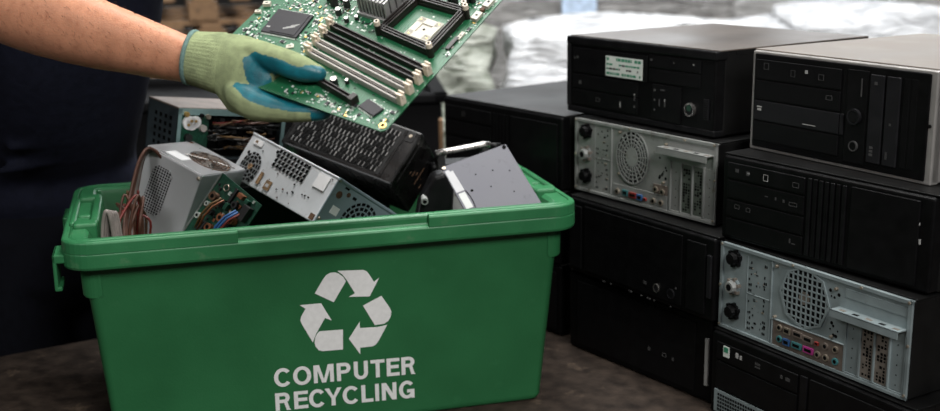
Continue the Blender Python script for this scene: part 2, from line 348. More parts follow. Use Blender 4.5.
def glyph(mb, ch, x0, x1, put, h, st):
    """one bold sans letter between x0 and x1, cap height h, stem st; put(x, y) places a point on the crate front"""
    sv = st*.88; w = x1-x0
    cnt = [0]
    def poly(*p):
        cnt[0] += 1; mb.faces([put(x0+a, b_, .0008+.00002*cnt[0]) for a, b_ in p], [tuple(range(len(p)))], 'print')
    def bar(a, b_, c, d): poly((a, c), (b_, c), (b_, d), (a, d))
    def arc(cx, cy, rx, ry, a0, a1, n_=20, tx=st, ty=sv):
        for k in range(n_):
            p, q = R(a0+(a1-a0)*k/n_), R(a0+(a1-a0)*(k+1)/n_)
            poly((cx+math.cos(p)*(rx-tx), cy+math.sin(p)*(ry-ty)), (cx+math.cos(p)*rx, cy+math.sin(p)*ry), (cx+math.cos(q)*rx, cy+math.sin(q)*ry), (cx+math.cos(q)*(rx-tx), cy+math.sin(q)*(ry-ty)))
    e = h*.018
    if ch == 'O': arc(w/2, h/2, w/2, h/2+e, 0, 360, 36)
    elif ch == 'C': arc(w*.52, h/2, w*.52, h/2+e, 38, 322, 32)
    elif ch == 'G':
        arc(w*.52, h/2, w*.52, h/2+e, 40, 335, 32); bar(w-st*.8, w, 0, h*.52); bar(w*.52, w, h*.52-sv, h*.52)
    elif ch == 'U': bar(0, st, h*.36, h); bar(w-st, w, h*.36, h); arc(w/2, h*.36, w/2, h*.36+e, 180, 360, 22)
    elif ch in 'PR':
        bar(0, st, 0, h); y1, y0 = h, h*(.42 if ch == 'R' else .40); cy = (y0+y1)/2; ry = (y1-y0)/2; cx = w*.93-ry if ch == 'R' else w-ry
        bar(st, cx, y1-sv, y1); bar(st, cx, y0, y0+sv); arc(cx, cy, ry, ry, -90, 90, 16)
        if ch == 'R': poly((w*.46, y0+sv*.4), (w*.76, y0+sv*.4), (w*.90, h*.10), (w, 0), (w-st*1.15, 0), (w-st*1.25, h*.12), (w*.55, y0))
    elif ch == 'M':
        bar(0, st*.95, 0, h); bar(w-st*.95, w, 0, h); poly((st*.95, h), (st*.5, h), (w/2-st*.5, 0), (w/2, 0), (w/2, h*.2), (st*1.4, h)); poly((w-st*.95, h), (w-st*.5, h), (w/2+st*.5, 0), (w/2, 0), (w/2, h*.2), (w-st*1.4, h))
    elif ch == 'N': bar(0, st, 0, h); bar(w-st, w, 0, h); poly((0, h), (st*1.15, h), (w, 0), (w-st*1.15, 0))
    elif ch == 'T': bar(0, w, h-sv, h); bar(w/2-st/2, w/2+st/2, 0, h-sv)
    elif ch == 'E': bar(0, st, 0, h); bar(st, w, h-sv, h); bar(st, w, 0, sv); bar(st, w*.94, h*.52-sv/2, h*.52+sv/2)
    elif ch == 'L': bar(0, st, 0, h); bar(st, w, 0, sv)
    elif ch == 'I': bar(0, w, 0, h)
    elif ch == 'Y': bar(w/2-st/2, w/2+st/2, 0, h*.42); poly((0, h), (st*1.12, h), (w/2+st*.1, h*.50), (w/2+st/2, h*.42), (w/2-st/2, h*.42)); poly((w, h), (w-st*1.12, h), (w/2-st*.1, h*.50), (w/2-st/2, h*.42), (w/2+st/2, h*.42))
def lettering(spec, u0, u1, t0, h, slope):
    mb = MB(); L_ = u1-u0
    for ch, a, b_ in spec:
        glyph(mb, ch, u0+L_*a, u0+L_*b_, lambda x, y, e=.0009: fp(x, t0+y+slope*(x-u0)/L_, e), h, .0077)
    return mb.build('lettering', crate)
tag(lettering((('C', 0, .118), ('O', .131, .257), ('M', .274, .415), ('P', .436, .534), ('U', .557, .657), ('T', .676, .777), ('E', .791, .884), ('R', .898, 1)), 0.3506, 0.6191, 0.0773, .0358, -.0052), 'white word COMPUTER')
tag(lettering((('R', 0, .109), ('E', .131, .230), ('C', .236, .352), ('Y', .349, .471), ('C', .476, .594), ('L', .612, .697), ('I', .712, .740), ('N', .760, .868), ('G', .886, 1)), 0.3506, 0.6157, 0.0297, .0352, -.0058), 'white word RECYCLING')

# ------------------------------------------------------------------ desktop computers
GC = 'scrap desktop computers stacked on the bench'
def make_case(name, label, x, y, z, yaw, W, H, D, side='case', top='casetop', inset=.004, front='black', face=True):
    t = thing(name, label, 'computer', yawm(x, y, z, -yaw), GC)
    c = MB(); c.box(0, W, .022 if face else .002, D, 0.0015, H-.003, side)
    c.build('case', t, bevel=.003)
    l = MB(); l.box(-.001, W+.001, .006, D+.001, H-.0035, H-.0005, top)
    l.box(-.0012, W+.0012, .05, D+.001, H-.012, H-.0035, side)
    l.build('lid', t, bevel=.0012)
    if face:
        f = MB(); f.box(.0015, W-.0015, .0, .03, .002, H-.0045, front)
        f.build('front_bezel', t, bevel=.005, seg=3)
    return t
def panel(t, name, x0, x1, z0, z1, m, d=.002, bev=.0012, y=0.):
    b = MB(); b.box(x0, x1, y-d, y+.006, z0, z1, m); return b.build(name, t, bevel=bev)
def btn(t, name, x, z, r, m, d=.005, ring=None):
    b = MB(); b.cyl((x, .004, z), (x, -d, z), r, m, r1=r*.92, n=24)
    if ring: b.annulus((x, z), r*1.0, r*1.28, .002, -d-.0005, ring, 28)
    return b.build(name, t)
def marks(t, L, m='dimmark', name='printed_mark', y=-.0026):
    for x, z, w, h in L:
        b = MB()
        if w > .008 and h > .006: frame_mark(b, x, z, w, h, m, y, .0008)
        else: b.box(x-w/2, x+w/2, y-.0004, y+.001, z-h/2, z+h/2, m)
        b.build('printed_mark', t)
def frame_mark(b, x, z, w, h, m, y, th=.0009):
    b.box(x-w/2, x+w/2, y-.0004, y+.001, z+h/2-th, z+h/2, m); b.box(x-w/2, x+w/2, y-.0004, y+.001, z-h/2, z-h/2+th, m)
    b.box(x-w/2, x-w/2+th, y-.0004, y+.001, z-h/2, z+h/2, m); b.box(x+w/2-th, x+w/2, y-.0004, y+.001, z-h/2, z+h/2, m)

def rear_panel(t, W, H, kind):
    """galvanised back of a computer lying on its side: three round jacks, punched plate, fan grille, ports, expansion slots"""
    y = 0.
    g = 'galv' if kind == 'square' else 'galv2'
    p = MB(); p.box(.002, W-.002, -.0005, .02, .003, H-.003, g)
    jx = .037; px0, px1 = (.012, .130) if kind == 'square' else (.006, .116)
    # folded edges and raised borders
    for a, c, z0, z1 in ((0, W, H-.009, H-.002), (0, W, .002, .008), (0, .007, .002, H-.002), (W-.008, W, .002, H-.002)): p.box(a, c, -.004, 0, z0, z1, g)
    p.box(px1-.0015, px1+.0015, -.003, 0, .008, H-.01, g); p.box(px0+.056, px0+.0575, -.0015, 0, .015, H-.015, g)
    p.box(px0+.056, px1-.004, -.0015, 0, H*.5-.001, H*.5+.001, g)
    rng = random.Random(3 if kind == 'square' else 4)
    for cx in (px0+.062, px0+.0665, px1-.014, px1-.018):
        for k in range(13):
            if rng.random() < .62: p.box(cx-.0016, cx+.0016, -.0012, 0, .016+k*.0105, .016+k*.0105+.0035+rng.random()*.002, 'hole')
    for k in range(26):
        x, z = rng.uniform(px0+.066, px1-.016), rng.uniform(.02, H-.02); w = rng.choice((.0015, .003, .006))
        p.box(x, x+w, -.0012, 0, z, z+rng.choice((.0015, .002, .004)), 'hole' if rng.random() < .7 else 'screw')
    xs0 = .288 if kind == 'square' else .284
    for k in range(14):
        x, z = rng.uniform(xs0-.026, xs0-.004), rng.uniform(.064, H-.02); r = rng.choice((.0018, .0025, .0033))
        p.cyl((x, 0, z), (x, -.0011, z), r, 'hole', n=10)
    p.build('rear_panel', t, bevel=.0008, seg=1)
    # round jacks
    for i, z in enumerate((.143, .089, .041) if kind == 'square' else (.135, .086, .038)):
        j = MB(); mid = i == 1
        j.cyl((jx, 0, z), (jx, -.006, z), .0155, 'black' if not mid else g, n=8); j.cyl((jx, -.006, z), (jx, -.016, z), .0125, 'black' if not mid else 'galv2', r1=.0105, n=10)
        for k in range(6):
            a = k*math.pi/3+.3; j.box(jx+math.cos(a)*.014-.003, jx+math.cos(a)*.014+.003, -.008, 0, z+math.sin(a)*.014-.003, z+math.sin(a)*.014+.003, 'black' if not mid else 'slotbr')
        j.cyl((jx, -.016, z), (jx, -.0165, z), .0065, 'hole', n=12)
        j.build('round_jack', t, bevel=.0008, seg=1)
    # fan grille
    f = MB()
    if kind == 'square':
        c = (.208, .1125); r = .0545; f.cyl((c[0], 0, c[1]), (c[0], -.0012, c[1]), r, 'hole', n=8)
        f.annulus(c, r-.001, r+.003, -.0008, -.0035, g, 8)
        st = .0109
        for k in range(-5, 6):
            o = (k+.5)*st; q = math.sqrt(max(0, (r*.97)**2-o*o))
            if q < .01: continue
            f.box(c[0]+o-.0012, c[0]+o+.0012, -.0036, -.001, c[1]-q, c[1]+q, g); f.box(c[0]-q, c[0]+q, -.0034, -.001, c[1]+o-.0012, c[1]+o+.0012, g)
        f.cyl((c[0], -.001, c[1]), (c[0], -.003, c[1]), .012, 'slotbr', n=10)
    else:
        c = (.1795, .0995); r = .0535; sx = .86
        f.annulus(c, .0, r, 0, -.0012, 'hole', 40, sx=sx)
        for r0, r1 in ((0.0005, .0205), (.0285, .0312), (.0365, .0392), (.0448, .0475), (.053, .0565)): f.annulus(c, r0, r1, -.001, -.0035, g, 40, sx=sx)
        for k in range(20):
            a = 2*math.pi*k/20+.1; ca, sa = math.cos(a)*sx, math.sin(a)
            f.obox((c[0]+ca*.037, -.0022, c[1]+sa*.037), Vector((ca, 0, sa)).normalized(), (0, 1, 0), Vector((-sa, 0, ca)).normalized(), .017, .0012, .0011, g)
    f.build('fan_grille', t)
    # port plate
    q = MB()
    if kind == 'square':
        x0, x1, z0, z1 = .138, .300, .008, .055; q.box(x0, x1, -.0025, 0, z0, z1, 'iobr'); q.box(x0-.002, x1+.002, -.0045, 0, z1, z1+.002, g); q.box(x0-.002, x0, -.0045, 0, z0, z1, g)
        P = [('r', .156, .044, 'screw'), ('b', .174, .043, 'screw'), ('w', .199, .044, 'iobr'), ('w', .223, .042, 'iobr'), ('s', .243, .041, 'red'), ('r', .262, .042, 'iobr'), ('r', .284, .043, 'screw'),
             ('r', .157, .023, 'tealp'), ('b', .174, .022, 'blue'), ('w', .198, .023, 'tealp'), ('w', .225, .023, 'magenta'), ('r', .246, .022, 'screw'), ('r', .264, .022, 'screw'), ('r', .285, .022, 'tealp')]
    else:
        x0, x1, z0, z1 = .124, .284, .006, .036; q.box(x0, x1, -.0025, 0, z0, z1, 'galv2'); q.box(.243, .283, -.0022, 0, .036, .056, 'iobr')
        P = [('r', .138, .021, 'screw'), ('b', .163, .022, 'tealp'), ('w', .186, .021, 'red'), ('b', .206, .020, 'blue'), ('s', .222, .019, 'red'), ('r', .246, .02, 'screw'), ('r', .268, .02, 'screw'), ('r', .252, .045, 'screw'), ('r', .271, .043, 'screw')]
    q.build('port_plate', t, bevel=.0006, seg=1)
    for k, x, z, m in P:
        o = MB()
        if k == 'r': o.cyl((x, 0, z), (x, -.006, z), .0062, m, n=14); o.cyl((x, -.006, z), (x, -.0064, z), .0036, 'hole', n=10)
        else:
            w, h = {'b': (.0075, .006), 'w': (.011, .0055), 's': (.004, .003)}[k]
            o.box(x-w, x+w, -.006, 0, z-h, z+h, m); o.box(x-w*.72, x+w*.72, -.0064, -.006, z-h*.5, z+h*.5, 'hole')
        o.build('port', t, bevel=.0006, seg=1)
    # expansion slots
    sl = (.302, .333, .362, .392, .423) if kind == 'square' else (.291, .3205, .3515, .381, .409)
    for k in range(4):
        stained = k in (1, 2); e = MB(); a, c = sl[k]+.002, sl[k+1]-.003
        e.box(a, c, -.0012, 0, .012, .108, ('slotbr' if kind == 'square' else 'tealp2') if stained else g)
        if stained:
            for i in range(15):
                for j in range(3):
                    if rng.random() < .7:
                        x = a+.006+j*.0065; z = .018+i*.0057; s_ = rng.uniform(.0012, .0024); e.box(x-s_, x+s_, -.0018, -.001, z-s_, z+s_, 'hole')
        else:
            for i in range(5): e.box(a+.012, a+.0135, -.0018, -.001, .02+i*.017, .022+i*.017, 'hole')
        e.build('slot_cover', t)
    d = MB()
    for x in sl: d.box(x-.002, x+.002, -.004, 0, .010, .110, g)
    d.box(sl[0]-.003, sl[4]+.003, -.003, 0, .006, .011, g); d.box(sl[0]-.006, sl[4], -.0015, 0, H-.032, H-.016, g)
    d.build('slot_frame', t, bevel=.0006, seg=1)
    a = MB(); x0, x1 = (.284, .421) if kind == 'square' else (.271, .406); zt = .119 if kind == 'square' else .138
    zb = zt-.013
    a.box(x0, x1, -.024, 0, zt-.002, zt, g); a.box(x0, x1, -.024, -.022, zb, zt, g)
    for k in range(5): a.box(x0+.012+k*.027, x0+.024+k*.027, -.017, -.010, zt, zt+.0004, 'hole' if k % 2 else 'slotbr')
    a.build('slot_bar', t, bevel=.0008, seg=1)
    for x, z in ((.004, H-.006), (.003, H*.5), (.004, .008), (W-.006, H-.006), (W-.003, H*.55), (W-.004, .010), (.142, H-.016), (.142, .060), (.277, H-.022), (.272, .062), (.33, H-.006), (W*.42, H-.005)):
        s_ = MB(); s_.cyl((x, 0, z), (x, -.006, z), .0032, 'screw', r1=.0024, n=10); s_.build('screw', t)
M['tealp2'] = mat('green_stained_slot_cover', (.10, .12, .10), .6, metal=.3, var=.3, scale=60)

# --- right-hand stack
r1 = make_case('desktop_computer', 'silver-edged computer with dusty grey top and charcoal drive bays, topmost of right-hand stack', .526, 2.143, -.415, 59.2, .400, .186, .47, side='silver', top='silvertop', face=False)
b = MB(); b.box(.0, .4, .0, .02, 0, .186-.004, 'silver'); b.build('front_frame', r1, bevel=.002)
panel(r1, 'front_bezel', .0075, .389, .006, .178, 'black', d=.003, bev=.002)
for z0, z1, m in ((.133, .168, 'bay'), (.096, .130, 'bay'), (.057, .093, 'baylight'), (.019, .054, 'bay')): panel(r1, 'bay_cover', .013, .213, z0, z1, m, d=.006)
panel(r1, 'bay_latch', .2145, .2225, .057, .093, 'baylight', d=.0055)
panel(r1, 'control_strip', .226, .270, .012, .170, 'bay', d=.0045)
for x0, x1 in ((.275, .303), (.308, .335)): panel(r1, 'bay_cover', x0, x1, .019, .166, 'baylight', d=.006)
for x0, x1 in ((.340, .352), (.355, .367)): panel(r1, 'bay_cover', x0, x1, .019, .166, 'bay', d=.0035)
btn(r1, 'power_button', .247, .092, .0105, 'black2', d=.010, ring='baylight'); btn(r1, 'reset_button', .248, .042, .007, 'black', d=.008, ring='dimmark')
marks(r1, [(.136, .156, .006, .006), (.027, .082, .012, .002), (.027, .077, .009, .004), (.148, .064, .03, .0012)], 'ltmark', y=-.0062)
marks(r1, [(.285, .045, .007, .004), (.285, .039, .007, .004), (.285, .033, .007, .004), (.287, .152, .006, .005), (.316, .036, .004, .012), (.320, .088, .004, .004), (.04, .157, .012, .012), (.105, .150, .010, .012), (.17, .150, .012, .01), (.19, .117, .014, .008), (.258, .142, .002, .03)], 'dimmark', y=-.0062)
b = MB()
for z in (.155, .132, .092, .045): b.box(-.002, .001, .004, .010, z-.004, z+.004, 'screw')
b.build('edge_clip', r1)
MB().cyl((.392, .0, .095), (.392, -.003, .095), .003, 'hole', n=10).build('screw', r1)

r2 = make_case('desktop_computer', 'all-black computer directly under the silver-edged one in the right-hand stack', .468, 2.103, -.577, 56.2, .446, .162, .45, top='case')
for z0, z1 in ((.118, .147), (.081, .114), (.046, .077), (.010, .042)): panel(r2, 'bay_cover', .016, .194, z0, z1, 'bay', d=.003)
b = MB()
for k in range(7): b.box(.200+k*.012, .208+k*.012, -.003, .004, .012, .148, 'bay' if k % 2 else 'black2')
b.build('ribbed_strip', r2, bevel=.001)
panel(r2, 'side_cover', .290, .420, .010, .149, 'bay', d=.003)
b = MB(); frame_mark(b, .107, .132, .011, .012, 'ltmark', -.003); frame_mark(b, .171, .096, .018, .007, 'dimmark', -.003); frame_mark(b, .175, .131, .014, .009, 'dimmark', -.003); frame_mark(b, .042, .067, .012, .008, 'dimmark', -.003)
frame_mark(b, .069, .066, .010, .008, 'dimmark', -.003); b.build('printed_marks', r2)
marks(r2, [(.039, .134, .008, .006), (.065, .135, .007, .003), (.065, .131, .007, .004), (.132, .099, .003, .005), (.150, .098, .004, .005), (.11, .099, .006, .0015), (.168, .030, .003, .008), (.176, .026, .008, .0015)], 'dimmark', y=-.0032)
marks(r2, [(.42, .112, .002, .004), (.423, .084, .003, .008)], 'ltmark', y=-.0012)
marks(r2, [(.066, .1335, .006, .003)], 'ltmark', y=-.0032)

r3 = make_case('desktop_computer', 'computer showing its galvanised back with square-mesh fan grille, in right-hand stack', .470, 2.089, -.748, 59.3, .430, .170, .45, top='case', face=False)
rear_panel(r3, .430, .170, 'square')
r4 = make_case('desktop_computer', 'black computer with small green sticker at the bottom of the right-hand stack', .455, 2.085, -.92, 59.6, .462, .1715, .45, top='case')
panel(r4, 'bay_cover', .018, .222, .116, .150, 'bay', d=.003); panel(r4, 'bay_cover', .018, .222, .060, .112, 'bay', d=.003)
panel(r4, 'side_cover', .250, .446, .012, .152, 'bay', d=.003); panel(r4, 'divider', .228, .244, .012, .152, 'black2', d=.003)
g = MB(); g.box(.016, .150, -.003, .004, .010, .054, 'galv')
for i in range(18):
    for j in range(5): g.box(.026+i*.0067, .0305+i*.0067, -.0036, -.002, .014+j*.0075, .0185+j*.0075, 'hole')
tag(g.build('front_grille', r4), 'pale punched metal grille')
b = MB(); b.box(.037, .053, -.0038, -.002, .126, .147, 'stickerw'); b.box(.039, .050, -.0042, -.0036, .135, .145, 'stickerg'); tag(b.build('sticker', r4), 'small green and white sticker')
marks(r4, [(.073, .138, .007, .010), (.083, .137, .005, .008)], 'ltmark', y=-.0032, name='printed_marks')
marks(r4, [(.126, .138, .013, .004), (.126, .132, .013, .003), (.185, .134, .005, .006), (.200, .134, .010, .006)], 'dimmark', y=-.0032)

# --- middle stack
m1 = make_case('desktop_computer', 'black computer with white printed sticker and brown-grey sheen painted on top, topmost of middle stack', .222, 2.567, -.406, 56.3, .448, .168, .44)
b = MB(); b.box(-.003, .45, -.004, .03, .148, .166, 'black2'); b.box(-.001, .448, -.003, .03, .0, .014, 'black2'); b.build('bezel_rails', m1, bevel=.004, seg=3)
b = MB(); b.box(-.002, .010, -.004, .03, .012, .150, 'black2'); b.build('bezel_end', m1, bevel=.004)
for x0, x1, z0, z1 in ((.018, .258, .089, .142), (.018, .230, .055, .085), (.018, .230, .020, .052), (.263, .408, .121, .146), (.263, .408, .092, .118), (.274, .356, .016, .088)): panel(m1, 'bay_cover', x0, x1, z0, z1, 'bay', d=.003)
btn(m1, 'power_button', .383, .048, .0105, 'baylight', d=.006, ring='chrome')
b = MB(); b.cyl((.383, -.006, .0515), (.383, -.0065, .0515), .0065, 'badgeg', n=20); b.build('button_badge', m1)
v = MB(); v.box(.419, .432, -.003, .004, .033, .073, 'baylight')
for k in range(9): v.box(.4205, .4305, -.0036, -.002, .036+k*.0042, .0375+k*.0042, 'groove')
v.build('side_vent', m1)
st = MB(); st.box(.131, .245, -.0042, -.002, .091, .133, 'stickerw')
rng = random.Random(5)
for row, (z, h) in enumerate(((.127, .006), (.116, .004), (.107, .004), (.097, .005))):
    x = .134
    while x < .238:
        w = rng.uniform(.003, .010)
        if rng.random() < .75 and x+w < .243: st.box(x, x+w, -.0045, -.004, z-h/2, z+h/2, 'stickerg' if row in (0, 3) or rng.random() < .4 else 'dimmark')
        x += w+.002
tag(st.build('sticker', m1), 'white sticker with rows of small green print')
marks(m1, [(.036, .122, .005, .005), (.026, .120, .004, .004), (.270, .136, .006, .004), (.335, .135, .004, .003), (.39, .136, .005, .004), (.178, .034, .006, .014), (.222, .052, .003, .010), (.222, .035, .004, .006), (.282, .076, .006, .005), (.305, .078, .012, .003), (.296, .052, .003, .014), (.312, .052, .003, .014), (.282, .056, .004, .004), (.282, .036, .004, .004), (.105, .036, .012, .008), (.045, .068, .008, .008)], 'dimmark', y=-.0032)
marks(m1, [(.178, .034, .003, .010), (.222, .060, .003, .003), (.39, .136, .003, .002), (.312, .058, .002, .005)], 'ltmark', y=-.0034)

m2 = make_case('desktop_computer', 'computer showing its galvanised back with round slotted fan grille, in middle stack', .234, 2.497, -.571, 55, .413, .163, .45, top='case', face=False)
rear_panel(m2, .413, .163, 'round')
m3 = make_case('desktop_computer', 'black computer with a ringed oval button, below the galvanised back in the middle stack', .214, 2.458, -.742, 57, .446, .169, .45, top='case')
panel(m3, 'front_cover', .058, .358, .012, .154, 'bay', d=.002); panel(m3, 'end_cover', .372, .422, .012, .150, 'bay', d=.003); panel(m3, 'end_cover', .012, .048, .012, .150, 'bay', d=.003)
b = MB(); b.annulus((.289, .031), .007, .0092, .002, -.0045, 'chrome', 24, sx=.9); b.cyl((.289, .0, .031), (.289, -.004, .031), .0065, 'baylight', n=18); b.build('power_button', m3)
btn(m3, 'reset_button', .331, .030, .008, 'black2', d=.004, ring='baylight')
b = MB(); b.box(.428, .438, -.004, .004, .048, .132, 'baylight'); b.build('edge_trim', m3, bevel=.001)
marks(m3, [(.128, .004, .008, .002), (.150, .004, .004, .002), (.212, .004, .010, .0022), (.246, .004, .005, .002), (.268, .004, .011, .0022), (.284, .004, .004, .002), (.332, .004, .004, .002)]+[(.255, .034, .008, .006), (.345, .045, .003, .003)], 'dimmark', y=-.0034)
m4 = make_case('desktop_computer', 'black computer at the bottom of the middle stack, resting on the bench', .217, 2.46, -.92, 54.2, .424, .1765, .45, top='case')
panel(m4, 'front_cover', .030, .380, .014, .158, 'bay', d=.002)
b = MB(); b.box(.407, .416, -.004, .004, .036, .134, 'ltmark'); tag(b.build('edge_trim', m4, bevel=.001), 'pale strip at the right end of the front')
marks(m4, [(.255, .067, .006, .007), (.298, .066, .010, .008), (.322, .064, .004, .006)], 'dimmark', y=-.0034)

# --- left stack, farther back behind the crate
lf = [make_case('desktop_computer', 'black computer with wide grey-black top, topmost of the farther stack behind the crate', -.062, 2.862, -.5805, 52.6, .440, .170, .44, top='casetop2')]
panel(lf[0], 'bay_cover', .014, .19, .118, .150, 'bay', d=.003); panel(lf[0], 'bay_cover', .014, .19, .078, .112, 'bay', d=.003); panel(lf[0], 'bay_cover', .014, .19, .018, .072, 'bay', d=.003)
panel(lf[0], 'side_cover', .262, .425, .014, .150, 'bay', d=.003)
b = MB()
for k in range(5): b.box(.198+k*.012, .206+k*.012, -.003, .004, .014, .150, 'bay')
b.build('ribbed_strip', lf[0])
marks(lf[0], [(.085, .134, .010, .010)], 'dimmark', y=-.0034)
for i, (z, dx, lb) in enumerate(((-.7505, -.002, 'black computer in the middle of the farther stack, mostly hidden behind the crate'), (-.92, .0, 'black computer at the bottom of the farther stack, its corner showing right of the crate'))):
    c = copy_tree(lf[0]); c.location = (-.064+dx, 2.862, z); c['label'] = lb; lf.append(c)

# ------------------------------------------------------------------ things in the crate
def posed(name, label, cat, t, a, c, zz, group=None): return thing(name, label, cat, frame(t, a, c, zz), group)

# white power supply
ps = posed('power_supply', 'pale grey power supply box with rounded mesh grille, at the crate\'s left end', 'power supply', (-.6141, 2.1861, -.4015), (.8486, -.3765, -.3717), (.3563, .926, -.1246), (.3911, -.0267, .9199))
A, D, H = .133, .154, .1917
b = MB(); b.box(0, A, 0, D, -H, -.0012, 'psuw'); b.build('casing', ps, bevel=.002)
b = MB(); b.box(.001, A-.001, .001, D-.001, -.0015, 0, 'psutop'); b.box(0, .003, 0, D, -.006, .0012, 'psutop'); b.build('top_cover', ps, bevel=.0006)
g = MB(); c0 = (.0505, -.0715); hw, hh = .0225, .0475
oct_ = [(c0[0]-hw+.008, c0[1]-hh), (c0[0]+hw-.008, c0[1]-hh), (c0[0]+hw, c0[1]-hh+.010), (c0[0]+hw, c0[1]+hh-.010), (c0[0]+hw-.008, c0[1]+hh), (c0[0]-hw+.008, c0[1]+hh), (c0[0]-hw, c0[1]+hh-.010), (c0[0]-hw, c0[1]-hh+.010)]
g.prism([(x, 0, z) for x, z in oct_], (0, -.0008, 0), 'hole')
for k in range(8):
    x = c0[0]-hw+(k+.5)*2*hw/8; e = .007 if k in (0, 7) else 0; g.box(x-.0007, x+.0007, -.0018, 0, c0[1]-hh+e, c0[1]+hh-e, 'psuw')
for k in range(17):
    z = c0[1]-hh+(k+.5)*2*hh/17; e = .006 if k in (0, 16) else 0; g.box(c0[0]-hw+e, c0[0]+hw-e, -.0016, 0, z-.0007, z+.0007, 'psuw')
for x, z in oct_: g.cyl((x, 0, z), (x, -.002, z), .0018, 'psuw', n=8)
g.build('side_grille', ps)
# wire fan guard on its top
g = MB(); cx, cy = .088, .088
def ring3(mb, cx, cy, r, z, m): mb.tube([(cx+math.cos(2*math.pi*i/28)*r, cy+math.sin(2*math.pi*i/28)*r, z) for i in range(29)], .0011, m, 6)
g.cyl((cx, cy, -.001), (cx, cy, .0006), .042, 'rustd', n=28)
for r in (.010, .018, .026, .034, .041): ring3(g, cx, cy, r, .003, 'chrome')
for k in range(4):
    a = k*math.pi/2+.7; g.tube([(cx+math.cos(a)*.004, cy+math.sin(a)*.004, .003), (cx+math.cos(a)*.05, cy+math.sin(a)*.05, .002)], .0013, 'chrome', 6)
g.build('fan_guard', ps)
for x, z in ((.006, -.008), (A-.006, -.010), (.006, -H+.008)):
    s_ = MB(); s_.cyl((x, 0, z), (x, -.003, z), .0042, 'screw', r1=.003, n=12); s_.build('screw', ps)
b = MB(); b.box(.03, .07, .018, .05, 0, .0005, 'paper'); tag(b.build('top_label', ps), 'torn pale label')

# long silver casing with grilles
si = posed('computer_casing', 'dirty silver steel casing with square-hole grille and bluish end, leaning across the crate', 'computer casing', (-.4382, 2.3426, -.4068), (.6586, -.7336, -.1677), (.5474, .62, -.5621), (.5164, .2784, .8099))
A, D, H = .2968, .1816, .0982
b = MB(); b.box(0, A-.0015, 0, D, -H, 0, 'silpan'); b.box(-.001, A, -.0015, .002, -.004, .0005, 'silpan'); b.build('shell', si, bevel=.0015)
# fan holes: rings of separate slots
f = MB(); c0 = (.047, -.0640)
def slots_ring(mb, c, r0, r1, n_, gap, y, m, plane='xz', a_off=0.):
    for k in range(n_):
        a0 = 2*math.pi*k/n_+gap/2/((r0+r1)/2)+a_off; a1 = 2*math.pi*(k+1)/n_-gap/2/((r0+r1)/2)+a_off
        pts = []
        for i in range(4): a = a0+(a1-a0)*i/3; pts.append((math.cos(a)*r1, math.sin(a)*r1))
        for i in range(4): a = a1+(a0-a1)*i/3; pts.append((math.cos(a)*r0, math.sin(a)*r0))
        if plane == 'xz': mb.faces([(c[0]+p, y, c[1]+q) for p, q in pts], [tuple(range(8))], m)
        else: mb.faces([(y, c[0]+p, c[1]+q) for p, q in pts], [tuple(range(8))], m)
for r0, r1, n_ in ((.0085, .0155, 7), (.0175, .0235, 11), (.0255, .0310, 15)): slots_ring(f, c0, r0, r1, n_, .0025, -.0019, 'hole')
f.cyl((c0[0], 0, c0[1]), (c0[0], -.0021, c0[1]), .0065, 'rust', n=14)
f.build('fan_slots', si)
g = MB()
for i in range(9):
    for j in range(4):
        x = .109+i*.0124; z = -.0085-j*.0098+(-.001*i*.2)
        g.prism([(x-.0045, -.0016, z-.0037), (x+.0030, -.0016, z-.0037), (x+.0047, -.0016, z+.0037), (x-.0028, -.0016, z+.0037)], (0, -.0004, 0), 'hole')
g.build('square_hole_grille', si)
l = MB(); l.box(.243, .279, -.0024, -.001, -.038, -.008, 'paper'); tag(l.build('label', si), 'square white paper label')
l = MB(); l.box(.018, .048, -.0022, -.001, -.020, -.008, 'paper'); tag(l.build('label', si), 'small white label with a brown stain')
l = MB(); l.box(.023, .031, -.0026, -.002, -.016, -.011, 'rust'); l.box(.089, .099, -.0023, -.001, -.088, -.062, 'rust'); l.box(.117, .136, -.0023, -.001, -.090, -.070, 'rust'); l.box(.121, .131, -.0026, -.002, -.084, -.077, 'psuw'); l.box(.280, .293, -.0023, -.001, -.095, -.083, 'rustd')
for k in range(30):
    x, z = rng.uniform(.01, A-.01), rng.uniform(-H+.006, -.006); s_ = rng.uniform(.0006, .0018); l.box(x-s_, x+s_, -.0022, -.001, z-s_, z+s_, 'rustd' if rng.random() < .5 else 'hole')
for x, z in ((.074, -.082), (.068, -.090), (.020, -.040), (.100, -.012)): l.cyl((x, -.001, z), (x, -.0022, z), .0035, 'hole', n=10)
tag(l.build('rust_patch', si), 'rusty brown tape remains', kind='stuff')
# bluish end face
e = MB(); e.box(A-.002, A+.001, 0, D, -H, 0, 'silend'); e.box(A-.001, A+.004, 0, D, -.005, .0005, 'silend'); e.build('end_plate', si, bevel=.0008)
f = MB(); c0 = (.100, -.062)
for r0, r1, n_ in ((.012, .019, 9), (.022, .029, 14), (.032, .039, 19), (.042, .048, 23)): slots_ring(f, c0, r0, r1, n_, .003, A+.0016, 'hole', plane='yz', a_off=.1)
f.cyl((A, .020, -.028), (A+.0016, .020, -.028), .0075, 'rustd', n=14); f.cyl((A, .041, -.019), (A+.0016, .041, -.019), .005, 'rustd', n=12)
f.box(A, A+.0015, .054, .064, -.022, -.016, 'hole'); f.box(A, A+.0015, .024, .036, -.012, -.008, 'hole')
f.build('end_fan_slots', si)
l = MB(); l.box(A+.0005, A+.0018, .020, .040, -.066, -.050, 'paper'); l.build('label', si)
for y, z in ((.004, -.004), (.006, -.085), (D-.008, -.005)):
    s_ = MB(); s_.cyl((A, y, z), (A+.004, y, z), .004, 'screw', r1=.003, n=10); s_.build('screw', si)

